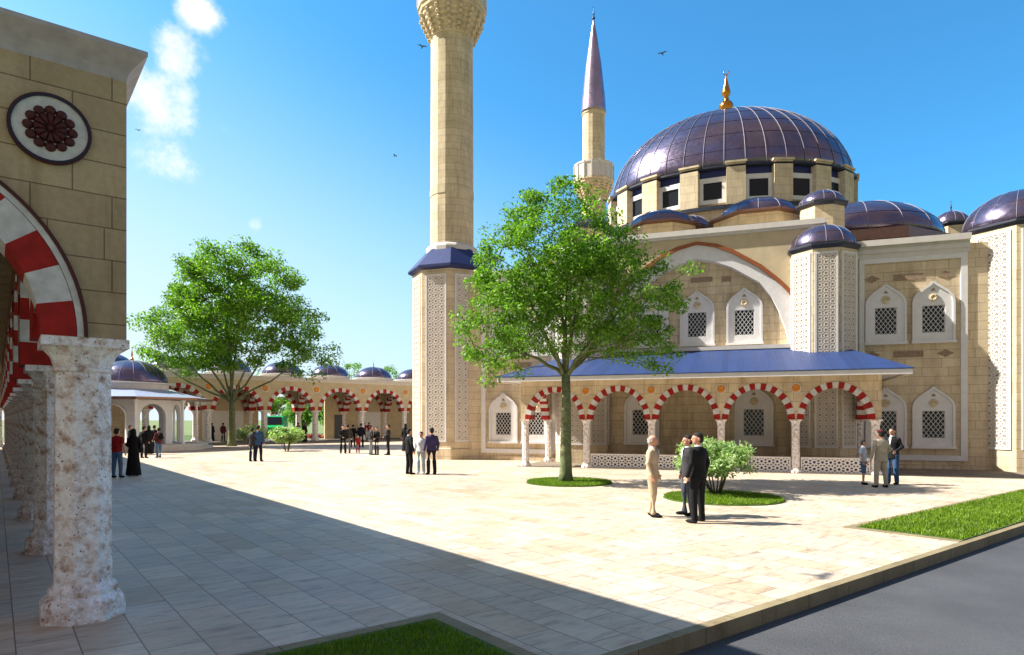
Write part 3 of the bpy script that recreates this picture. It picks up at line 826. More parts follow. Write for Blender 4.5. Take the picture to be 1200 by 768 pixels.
b = MB(); b.box(C0-.3, C0+.7, V0+.57, V0+.6, 8.55, 8.78); b.box(C0+1.1, C0+1.5, V0+.57, V0+.6, 8.5, 8.75); b.build('inlay_plaque', M['plaque'], MO)

# turrets of the front (octagonal, full height) with small domes
def turret(parent, r, z0, z1, loc, capr, caph, panels=True, cell=.3, eave=M['darkmetal'], stone='stone', ribs=12, sub=True):
    b = MB(); b.lathe([(r, z0), (r, z1)], 8, 22.5)
    t = b.build('turret', M[stone], parent, loc=(loc[0], loc[1], 0))
    b = MB(); b.lathe([(r+.02, z1-.12), (r+.12, z1), (r+.16, z1+.02), (r+.16, z1+.09), (r*.9, z1+.14)], 8, 22.5); b.build('eave', eave, t)
    dome_part(t, capr, caph, z1+.1, 16, ribs, seamr=.011, rings=(.5,))
    if panels:
        fw = .765*r; ap = r*math.cos(R(22.5))
        for k in (-2, -1, 0, 1, 2):
            a = R(45*k)
            carved_panel(t, round(fw*(.80 if r < 2 else .75), 2), z0+.9 if z0 < 1 else z0+.2, z1-.3, cell, (ap*math.sin(a), -ap*math.cos(a), 0), a)
    return t
for s in (-1, 1):
    turret(MO, 1.38, 0, 9.38, (C0+s*5.33, V0), 1.34, 1.05, True, .24)
    turret(MO, 1.0, 9.5, 12.05, (C0+s*5.55, V0+2.5), 1.0, .68, False)
turret(MO, 2.15, 0, 9.85, (C0+13.0, V0+1.3), 2.12, 1.62, True, .30, ribs=16)
turret(MO, .95, 9.0, 13.4, (11.6, 45), .93, .8, False)
b = MB(); finial(b, 0, .45); b.build('finial', M['darkmetal'], MO, loc=(11.6, 45, 14.25))

# drum, dome
DU, DV, RA, RB = -1.03, 47.5, 7.95, 5.75
b = MB()
b.lathe([(1.03, 10.3), (1.03, 14.75), (1.05, 14.8), (1.05, 14.95), (.99, 15.0), (.95, 15.0), (.95, 17.25)], 72, 0, (0, 0, 0), RA, RB)
b.build('drum', M['stone'], MO, loc=(DU, DV, 0))
b = MB(); b.lathe([(1.052, 14.72), (1.06, 14.74), (1.06, 14.98), (1.0, 15.02)], 72, 0, (0, 0, 0), RA, RB, cap=False); b.build('drum_base_band', M['darkmetal'], MO, loc=(DU, DV, 0))
b = MB(); b.lathe([(.957, 16.85), (.957, 17.3)], 72, 0, (0, 0, 0), RA, RB, cap=False); b.build('blue_band', M['navy'], MO, loc=(DU, DV, 0))
b = MB(); b.lathe([(.95, 17.3), (1.0, 17.32), (1.015, 17.36), (1.015, 17.46), (.97, 17.5)], 90, 0, (0, 0, 0), RA, RB, cap=False); b.build('eave', M['darkmetal'], MO, loc=(DU, DV, 0))
NP = 18
pm = MB(); pm.box(-.55, .55, -.3, .3, 15.0, 17.28); pm = pm.mesh('pier', [M['cream']])
pc = MB(); pc.box(-.62, .62, -.38, .3, 17.5, 17.62); pc.box(-.55, .55, -.3, .3, 17.42, 17.5); pc = pc.mesh('pier_cap', [M['cream']])
wn = MB()
wn.box(-.78, -.55, -.1, .1, 15.25, 16.85); wn.box(.55, .78, -.1, .1, 15.25, 16.85); wn.box(-.55, .55, -.1, .1, 15.25, 15.5); wn.box(-.55, .55, -.1, .1, 16.55, 16.85)
wn = wn.mesh('window', [M['white']])
pn = MB(); pn.box(-.55, .55, -.03, .03, 15.5, 16.55); pn = pn.mesh('pane', [M['glass']])
for k in range(NP):
    th = R(-90 + 5.0 + 20*k - RM*0)
    def place(me, name, f, th):
        x, y = RA*f*math.cos(th), RB*f*math.sin(th)
        nx, ny = math.cos(th)/RA, math.sin(th)/RB
        o = link(name, me, MO, (DU+x, DV+y, 0)); o.rotation_euler.z = math.atan2(nx, -ny)
        return o
    p = place(pm, 'pier', .975, th); link('pier_cap', pc, p)
    wv = place(wn, 'window', .955, th+R(10)); link('pane', pn, wv)
dm = dome_part(MO, 1., 5.55, 17.36, 48, 40, loc=(DU, DV), sx=RA*.985, sy=RB*.985, seamr=.021, rings=(.2, .4, .58, .74, .87), cap_h=None)
b = MB(); finial(b, 0, 1.95, ball=.28); b.build('finial', M['gold'], MO, loc=(DU, DV, 23.0))
# half dome to the right with its slab, mirrored on the left
for s in (-1, 1):
    hu = DU+s*7.1
    b = MB(); b.lathe([(4.6, 9.2), (4.6, 11.2), (4.75, 11.25), (4.75, 11.8), (4.5, 11.9)], 8, 22.5); b.build('half_dome_base', M['brownmetal'], MO, loc=(hu, 42, 0))
    dome_part(MO, 4.4, 2.35, 11.85, 24, 16, loc=(hu, 42), name='half_dome', seamr=.02, rings=(.4, .75))
# low domes before the drum
for (uu, vv, rr, hh, zz, sq) in ((.76, 36.3, 2.0, 1.05, 12.35, 2.15), (-4.1, 36.3, 1.75, .9, 12.4, 1.8), (-2.9, 38.2, 1.3, .8, 12.7, 1.3)):
    b = MB(); b.lathe([(sq*1.08, 10.4), (sq*1.08, zz-.2)], 8, 22.5); b.build('dome_base', M['stone'], MO, loc=(uu, vv, 0))
    b = MB(); b.lathe([(sq*1.08, zz-.2), (sq*1.2, zz-.14), (sq*1.2, zz-.04), (sq, zz+.02)], 8, 22.5); b.build('dome_eave', M['brownmetal'], MO, loc=(uu, vv, 0))
    dome_part(MO, rr, hh, zz, 16, 12, loc=(uu, vv), name='low_dome', seamr=.016, rings=(.5,))

# portico
PVV = 27.6; colu = [-9.02+2.744*i for i in range(6)]; PZ = 2.07; ro3 = 1.34; ri3 = 1.10
pcs = [(colu[i]+colu[i+1])/2 for i in range(5)]
b = MB(); arcade_wall(b, colu[0]-.17, colu[-1]+.17, pcs, PZ, ro3, 3.78, PVV-.17, PVV+.17, 20)
b.build('portico_wall', M['stone'], MO)
b = MB(); arch_ring(b, 0, PZ, ro3, ri3, 19, -.19, .19, 0, 1, 2, ro3*1.06, ri3*1.08); mpa = b.mesh('portico_arch', [M['red'], M['vwhite']])
for c in pcs: link('portico_arch', mpa, MO, (c, PVV, 0))
for x in colu: add_column(MO, x, PVV, porch_cols)
for s, x in ((-1, colu[0]), (1, colu[-1])):
    b = MB(); arcade_wall(b, -1.72, 1.72, [0], PZ, ro3, 3.78, -.17, .17, 20); 
    # solid strips beside the narrower arch
    b.box(-1.72, -ro3, -.168, .168, PZ, PZ+.02); b.box(ro3, 1.72, -.168, .168, PZ, PZ+.02)
    o = b.build('portico_wall', M['stone'], MO, loc=(x, PVV+.17+1.72, 0)); o.rotation_euler.z = R(90)
    o = link('portico_arch', mpa, MO, (x, PVV+.17+1.72, 0)); o.rotation_euler.z = R(90)
    add_column(MO, x, 31.2, porch_cols)
z0, z1 = 3.70, 3.88
ex0, ex1, ev = C0-2.0-6.1, 5.73, 26.73
ex0 = -10.05
b = MB()
b.box(ex0, ex1, ev, ev+.08, z0, z1); b.box(ex0, ex0+.08, ev+.08, V0, z0, z1); b.box(ex1-.08, ex1, ev+.08, V0, z0, z1)
b.box(ex0+.08, ex1-.08, ev+.08, V0, z0+.06, z0+.09)
b.build('fascia', M['white'], MO)
b = MB(); tx0, tx1, tz = -8.1, 4.05, 5.24
b.v = [(ex0-.03, ev-.03, z1+.003), (ex1+.03, ev-.03, z1+.003), (ex1+.03, V0, z1+.003), (ex0-.03, V0, z1+.003), (tx0, V0-.01, tz), (tx1, V0-.01, tz), (ex0-.03, ev-.03, z1+.04), (ex1+.03, ev-.03, z1+.04), (ex1+.03, V0, z1+.04), (ex0-.03, V0, z1+.04)]
b.face([6, 7, 5, 4]); b.face([7, 8, 5]); b.face([9, 6, 4]); b.face([0, 1, 7, 6]); b.face([1, 2, 8, 7]); b.face([3, 0, 6, 9]); b.face([3, 2, 1, 0])
b.build('portico_roof', M['bluetile'], MO)
for i, x in enumerate(colu[1:-1]): rosette(MO, x, PVV-.17, 3.28, .20)
# balustrades: marble star screens between the columns, on navy backing painted as hole shade
b = MB(); wdt = 2.744-.36
b.box(-wdt/2, wdt/2, .0, .03, .04, .58, 1)
b.box(-wdt/2, wdt/2, -.06, .06, .0, .05); b.box(-wdt/2, wdt/2, -.06, .06, .56, .62); b.box(-wdt/2, -wdt/2+.05, -.05, .05, .05, .56); b.box(wdt/2-.05, wdt/2, -.05, .05, .05, .56)
stars(b, wdt-.1, .51, .30, -.0, .04, .048, -wdt/2+.05, .05)
mbal = b.mesh('balustrade', [M['white'], M['navyshade'] if 'navyshade' in M else M['navy']])
for c in pcs[1:]: link('balustrade', mbal, MO, (c, PVV, 0))

# minarets
def minaret(label, loc, full=True):
    t = thing('minaret', label, 'minaret', loc, RM, 'minarets of the mosque')
    b = MB(); b.lathe([(2.22, 0), (2.22, .55), (2.15, .6), (2.15, 9.95)], 8, 22.5); bs = b.build('base', M['stone'], t)
    fw = .765*2.15; ap = 2.15*math.cos(R(22.5))
    for k in range(-2, 3) if full else (): carved_panel(bs, 1.12, .95, 9.6, .30, (ap*math.sin(R(45*k)), -ap*math.cos(R(45*k)), 0), R(45*k))
    b = MB(); b.lathe([(2.15, 9.9), (2.36, 9.98), (2.40, 10.02), (2.40, 10.12), (1.45, 11.15), (1.3, 11.2)], 8, 22.5, mi=0); b.build('skirt_roof', M['bluedark'], t)
    b = MB(); b.lathe([(1.42, 11.0), (1.42, 11.3), (1.36, 11.4), (1.2, 11.5)], 16, 11.25); b.build('collar', M['trim'], t)
    b = MB(); b.lathe([(1.19, 11.3), (1.15, 23.0), ], 16, 7); b.build('shaft', M['stone'], t)
    b = MB(); b.lathe([(1.205, 14.15), (1.205, 14.5)], 16, 7, cap=False); b.build('band', M['cream'], t)
    b = MB()
    prof = [(1.15, 22.7)]
    for k in range(6):
        r0 = 1.22+.115*k; prof += [(r0, 22.8+.25*k), (r0+.01, 22.98+.25*k)]
    prof += [(1.88, 24.3), (1.88, 24.45)]
    b.lathe(prof, 16, 7)
    for k in range(16):                       # muqarnas brackets under the balcony
        a = R(7+11.25+22.5*k)
        for j in range(5):
            rr = 1.25+.115*j; zz = 22.85+.25*j
            b.sphere((rr*math.cos(a), rr*math.sin(a), zz), (.12, .12, .12), 6, 4, 0, False)
    b.build('balcony', M['stone'], t)
    b = MB(); b.lathe([(1.84, 24.45), (1.84, 25.75), (1.90, 25.8), (1.90, 25.95), (1.74, 25.95), (1.74, 24.5)], 16, 7)
    for k in range(16):
        a = R(7+22.5*k); b.box(1.86*math.cos(a)-.05, 1.86*math.cos(a)+.05, 1.86*math.sin(a)-.05, 1.86*math.sin(a)+.05, 24.45, 25.97)
    b.build('parapet', M['trim'], t)
    b = MB(); b.lathe([(1.05, 24.4), (1.05, 30.7), (1.12, 30.75), (1.12, 30.95)], 16, 7); b.build('upper_shaft', M['stone'], t)
    b = MB(); b.lathe([(1.18, 30.95), (1.16, 31.1), (1.05, 32.6), (.72, 35.6), (.36, 38.0), (.14, 39.3), (.05, 39.9), (.0, 39.95)], 32, 7, smooth=True); b.build('spire', M['spire'], t)
    b = MB(); finial(b, 39.8, .8); b.build('finial', M['darkmetal'], t)
    return t
M['bluedark'] = plain('dark_blue_sheet', (.018, .028, .11), .45, .2, var=.12, scale=3)
minaret('tall minaret with carved octagonal base and balcony cut by the top of the picture', mosq(C0-13.0, 32.9))
minaret('distant minaret with full mauve spire rising behind the tree', mosq(-13.2, 61.0), False)

# ------------------------------------------------------------------ vegetation
def leaf_mesh(name, centers, rc, per, size, mtl, seed, flat=.6, droop=.3):
    rg = np.random.default_rng(seed); n = len(centers)*per
    C = np.repeat(np.array(centers), per, axis=0); rr = np.repeat(np.array(rc), per)
    d = rg.normal(0, 1, (n, 3)); d /= np.linalg.norm(d, axis=1)[:, None]
    d *= (rg.uniform(0, 1, n)**.45)[:, None]; d[:, 2] *= flat
    P = C + d*rr[:, None]
    ax = rg.normal(0, 1, (n, 3)) + d*1.5; ax[:, 2] -= droop; ax /= np.linalg.norm(ax, axis=1)[:, None]
    up = rg.normal(0, .6, (n, 3)) + np.array([0, 0, 1.]); sd_ = np.cross(ax, up); sd_ /= np.linalg.norm(sd_, axis=1)[:, None]+1e-9
    s = (size*rg.uniform(.6, 1.3, n))[:, None]
    V = np.stack([P-ax*s*.5, P+sd_*s*.24, P+ax*s*.5, P-sd_*s*.24], 1).reshape(-1, 3)
    me = bpy.data.meshes.new(name); me.vertices.add(n*4); me.vertices.foreach_set('co', V.ravel())
    me.loops.add(n*4); me.loops.foreach_set('vertex_index', np.arange(n*4))
    me.polygons.add(n); me.polygons.foreach_set('loop_start', np.arange(n)*4); me.polygons.foreach_set('loop_total', np.full(n, 4))
    me.materials.append(mtl); me.update(calc_edges=True); me.validate(); return me

def tree(name, label, cat, loc, lobes, tr, fork, limbs, nclump, rcl, per, leaf, mtl, seed, group=None, bark='bark', lean=(0, 0), surf=.55, flare=1.35):
    t = thing(name, label, cat, loc, 0, group); rg = random.Random(seed)
    tk = MB(); top = Vector((lean[0], lean[1], fork))
    tk.tube([Vector((0, 0, -.05)), Vector((lean[0]*.1, lean[1]*.1, fork*.08)), top*.35, top*.7+Vector((.02, 0, 0)), top], [tr*flare, tr*1.05, tr*.88, tr*.76, tr*.68], 14)
    tk.build('trunk', M[bark], t)
    br = MB(); samples = []
    for (tx, ty, tz) in limbs:
        tgt = Vector((tx, ty, tz)); mid = top.lerp(tgt, .45) + Vector((0, 0, (-.10 if abs(tx)+abs(ty) > .3*tz else .1)*(tgt-top).length + rg.uniform(-.1, .1)))
        pts = []
        for i in range(9):
            s = i/8; p = top*(1-s)**2 + mid*2*s*(1-s) + tgt*s*s
            if 0 < i: p += Vector((rg.uniform(-1, 1), rg.uniform(-1, 1), rg.uniform(-1, 1)))*tr*.25
            pts.append(p)
        pts[0] = top - Vector((0, 0, tr*.8))
        r0 = tr*.34; rad = [r0*(1-.85*i/8)+.004 for i in range(9)]
        br.tube(pts, rad, 8); samples += [(pts[i], rad[i]) for i in range(2, 9)]
    cen, rcs = [], []
    wts = [l[3]*l[4]*l[5] for l in lobes]
    tries = 0
    while len(cen) < nclump and tries < nclump*30:
        tries += 1
        l = rg.choices(lobes, wts)[0]
        d = Vector((rg.gauss(0, 1), rg.gauss(0, 1), rg.gauss(0, 1))).normalized()*(rg.random()**(.33 if rg.random() > surf else .12))
        p = Vector((l[0]+d.x*l[3], l[1]+d.y*l[4], l[2]+d.z*l[5]))
        cen.append(tuple(p)); rcs.append(rcl*rg.uniform(.6, 1.25))
        q, rq = min(samples, key=lambda s: (s[0]-p).length + (2 if s[0].z > p.z+.3 else 0))
        m_ = q.lerp(p, .5) + Vector((rg.uniform(-.1, .1), rg.uniform(-.1, .1), rg.uniform(-.05, .2)))*(p-q).length
        br.tube([q, m_, p], [min(rq, tr*.1)+.002, min(rq, tr*.07), .004+tr*.015], 5)
        if len(samples) < 260 and (p-q).length > rcl: samples.append((m_, tr*.06))
    br.build('branches', M[bark], t)
    link('crown', leaf_mesh('crown', cen, rcs, per, leaf, mtl, seed), t)
    return t

tree('tree', 'tall leafy green tree in front of the portico with sparse crown', 'tree', (1.75, 21.4, .04),
     [(0, 0, 7.75, 2.1, 2.0, 1.85), (-1.6, 0, 5.2, 1.9, 2.1, 1.6), (1.5, 0, 6.0, 2.3, 2.2, 1.5), (-.3, 0, 7.0, 2.6, 2.3, 2.2), (-.6, .2, 5.8, 2.4, 2.2, 1.9), (2.1, -.3, 4.3, 1.5, 1.7, 1.0), (-2.2, 0, 4.1, 1.2, 1.6, .9), (3.0, .2, 6.6, 1.3, 1.3, .6)],
     .20, 3.55, [(-2.5, .3, 5.2), (-1.5, -1.0, 6.6), (-.3, .5, 8.3), (.9, -.8, 8.2), (2.4, .2, 6.6), (2.0, 1.0, 5.4), (1.5, -1.2, 5.6), (-1.2, 1.4, 6.0), (0, 0, 8.9)],
     370, .50, 140, .125, M['leaf'], 11)
tree('tree', 'broad round crowned tree on the far side of the square near the pavilion', 'tree', (-22.0, 51.6, .0),
     [(.5, 0, 12.0, 5.0, 4.8, 3.7), (-3.4, 0, 9.0, 4.0, 4.4, 2.7), (3.2, 0, 9.2, 3.9, 4.4, 3.0), (0, 0, 9.5, 5.2, 5, 3.6), (6.3, 0, 7.0, 1.9, 2.3, 1.8), (-4.6, 0, 7.0, 2.6, 3, 1.4), (-1.0, 0, 12.5, 3.5, 3.5, 3.0)],
     .30, 3.6, [(-5, .3, 8.0), (-3.5, -1.5, 11), (-.5, .5, 14), (1.5, -1.5, 13.5), (4.5, .2, 10.5), (6, 1, 7.6), (3, -2.2, 9), (-2.5, 2.5, 9.5), (-5.2, -1, 6.5)],
     420, 1.0, 130, .26, M['leaf'], 12)
for i, (px, Y, h, r_, lab) in enumerate(((412, 96, 10.6, 3.0, 'light green treetop showing between the two left colonnade domes'), (458, 104, 10.8, 2.6, 'light green treetop showing left of the last colonnade dome'),
                                   (386, 84, 6.2, 2.2, 'yellow green young tree seen through a colonnade arch'), (318, 110, 10.5, 4.5, 'light green tree behind the colonnade right of the broad tree trunk'), (352, 88, 5.0, 1.8, 'small bright tree behind the colonnade seen past a column'), (440, 90, 4.6, 2.2, 'low bright tree seen through the arch behind the people'))):
    tree('tree', lab, 'tree', ((px-600)/770*Y, Y, 0), [(0, 0, h*.62, r_, r_, h*.36), (r_*.3, 0, h*.5, r_*.9, r_, h*.25)], .16, h*.3,
         [(-r_*.5, 0, h*.6), (r_*.5, 0, h*.6), (0, 0, h*.85), (0, r_*.4, h*.5)], 70, .9, 70, .34, M['leaf_far'], 30+i, 'trees beyond the colonnade')
def bush(label, loc, h, r_, seed, leaf=.12, n=90, per=70, rc=.28, mtl='leaf_bush'):
    t = thing('bush', label, 'bush', loc, 0, 'flowering shrubs on the square'); rg = random.Random(seed); st_ = MB(); cen = []; rcs = []
    for k in range(9):
        a = rg.uniform(0, 6.28); rr = r_*rg.uniform(.3, .85); tip = Vector((rr*math.cos(a), rr*math.sin(a), h*rg.uniform(.55, .9)))
        bs = Vector((.1*math.cos(a), .1*math.sin(a), 0)); st_.tube([bs, bs.lerp(tip, .5)+Vector((0, 0, .1)), tip], [.025, .016, .006], 6)
    st_.build('stems', M['stem'], t)
    for k in range(n):
        d = Vector((rg.gauss(0, 1), rg.gauss(0, 1), rg.gauss(0, 1))).normalized()*(rg.random()**.35)
        cen.append((d.x*r_*.85, d.y*r_*.85, h*.64+d.z*h*.32*(1 if d.z > 0 else .9))); rcs.append(rc*rg.uniform(.6, 1.2))
    link('foliage', leaf_mesh('foliage', cen, rcs, per, leaf, M[mtl], seed, .7, .1), t)
bush('pale leafed bush on the round grass patch behind the men in suits', (5.52, 17.8, .03), 1.52, 1.24, 51)
bush('low pale bush just right of the pair standing by the broad tree', (-14.9, 43.5, .0), 1.6, 1.15, 52, .2, 60, 50, .35)
bush('pale bush between the broad tree trunk and the pair of onlookers', (-19.2, 48.6, .0), 1.6, 1.3, 53, .2, 60, 50, .35)

# red flowers beyond the colonnade
fl = MB(); rg = random.Random(5)
for k in range(260):
    u, n_ = rg.uniform(24, 31), rg.uniform(68.0, 69.3)
    p = court(u, n_, .12+rg.random()*.35); fl.sphere(p, .10, 6, 4, rg.choice((0, 0, 1)))
o = fl.build('flower_bed', [M['red'], M['orange']], None, kind='stuff', label='bed of red and orange flowers behind the colonnade', category='flowers')

# ------------------------------------------------------------------ green van behind the colonnade
vp = court(23.2, 74, 0)
vn = thing('van', 'bright green van parked behind the colonnade, seen through an arch', 'van', (-27.1, 75.5, .03), R(12))
b = MB()
prof = [(-2.4, .35), (2.2, .35), (2.3, .9), (2.3, 2.25), (2.1, 2.5), (-1.2, 2.5), (-1.5, 2.4), (-2.1, 1.45), (-2.55, 1.2), (-2.55, .5)]
b.v = [(-1.05+.1*(z > 1.5), y, z) for y, z in prof] + [(1.05-.1*(z > 1.5), y, z) for y, z in prof]
n_ = len(prof); b.face(range(n_)); b.face([n_+i for i in range(n_)][::-1])
for i in range(n_): j = (i+1) % n_; b.face([i, n_+i, n_+j, j])
body = b.build('body', M['green_paint'], vn)
b = MB(); b.v = [(-.88, -2.08, 1.5), (.88, -2.08, 1.5), (.80, -1.54, 2.34), (-.80, -1.54, 2.34)]; b.v = [(x, y-.03, z+.01) for x, y, z in b.v]; b.face([0, 1, 2, 3]); b.build('windscreen', M['glass'], vn)
for s in (-1, 1):
    b = MB(); b.sphere((0, 0, 0), (.14, .05, .1), 10, 6); b.build('headlight', M['white'], vn, loc=(s*.8, -2.56, .85))
    b = MB(); b.box(-.02, .02, -1.2, .2, 1.55, 2.2); b.build('side_window', M['glass'], vn, loc=(s*.97, 0, 0))
    for y in (-1.6, 1.4):
        b = MB(); b.lathe([(.1, -.11), (.35, -.11), (.36, -.06), (.36, .06), (.35, .11), (.1, .11)], 20, 0); wv = b.build('wheel', M['rubber'], vn, loc=(s*.95, y, .36)); wv.rotation_euler = (0, R(90), 0)
        b = MB(); b.lathe([(.2, -.12), (.2, .12)], 14, 0); b.build('rim', M['chrome'], wv)
b = MB(); b.box(-1.0, 1.0, -2.64, -2.5, .4, .6); b.build('bumper', M['rubber'], vn)

# ------------------------------------------------------------------ birds
def bird(label, loc, s, rz):
    t = thing('bird', label, 'bird', loc, rz, 'birds flying over the square')
    b = MB(); b.sphere((0, 0, 0), (.055, .16, .05), 8, 6); b.sphere((0, -.17, .02), (.035, .05, .035), 8, 6); b.v += [(-.03, .13, 0), (.03, .13, 0), (.07, .28, 0), (-.07, .28, 0)]; q = len(b.v)-4; b.face([q, q+1, q+2, q+3])
    b.build('body', M['bird'], t)
    for sg in (-1, 1):
        b = MB(); P = [(0, -.07, .02), (sg*.2, -.10, .10), (sg*.42, .02, .07), (sg*.2, .06, .09), (0, .08, .02)]
        b.v = P + [(x, y, z-.012) for x, y, z in P]; b.face([0, 1, 2, 3, 4]); b.face([9, 8, 7, 6, 5])
        for i in range(5): b.face([i, (i+1) % 5, 5+(i+1) % 5, 5+i])
        b.build('wing', M['bird'], t)
    t.scale = (s, s, s)
for px, py, Y, s, rz, lab in ((495, 55, 48, .9, .4, 'dark bird left of the tall minaret balcony'), (463, 183, 60, .8, 1.2, 'dark bird in the open sky left of the minaret shaft'), (776, 63, 48, .9, -.5, 'dark bird between the spire and the dome finial'), (162, 153, 60, .7, .2, 'dark bird against the cloud beside the arcade corner')):
    bird(lab, ((px-600)/770*Y, Y, 2.05+(492.4-py)/770*Y), s, rz)
hb = 9.0; g_ = Vector((4.04, 8.64, 0)) + sd*(hb/sd.z)
bird('bird overhead whose shadow falls on the paving near the kerb', g_, .75, .9)

# ------------------------------------------------------------------ people
def loft(b, secs, n=16):
    q0 = len(b.v)
    for (x, y, z, rx, ry) in secs:
        for i in range(n):
            a = 2*math.pi*i/n; b.v.append((x+rx*math.cos(a), y+ry*math.sin(a), z))
    for j in range(len(secs)-1):
        for i in range(n):
            i2 = (i+1) % n; b.face([q0+j*n+i, q0+j*n+i2, q0+(j+1)*n+i2, q0+(j+1)*n+i], 0, True)
    b.face([q0+i for i in range(n)][::-1]); q = q0+(len(secs)-1)*n; b.face([q+i for i in range(n)])
def limb(b, pts, rad, n=12):
    b.tube(pts, rad, n)
    for p, r in zip(pts, rad): b.sphere(tuple(p), r, n, 8)
dg = None
def fuse(b, vox, name, m, parent, smooth=4):
    me = b.mesh(name, [m]); tmp = bpy.data.objects.new('tmp', me); col.objects.link(tmp)
    md = tmp.modifiers.new('r', 'REMESH'); md.mode = 'VOXEL'; md.voxel_size = vox; md.use_smooth_shade = True
    ms = tmp.modifiers.new('s', 'SMOOTH'); ms.factor = .5; ms.iterations = smooth
    d = bpy.context.evaluated_depsgraph_get(); ev = tmp.evaluated_get(d)
    out = bpy.data.meshes.new_from_object(ev); out.name = name
    bpy.data.objects.remove(tmp); bpy.data.meshes.remove(me)
    if not out.materials: out.materials.append(m)
    else: out.materials[0] = m
    return link(name, out, parent)

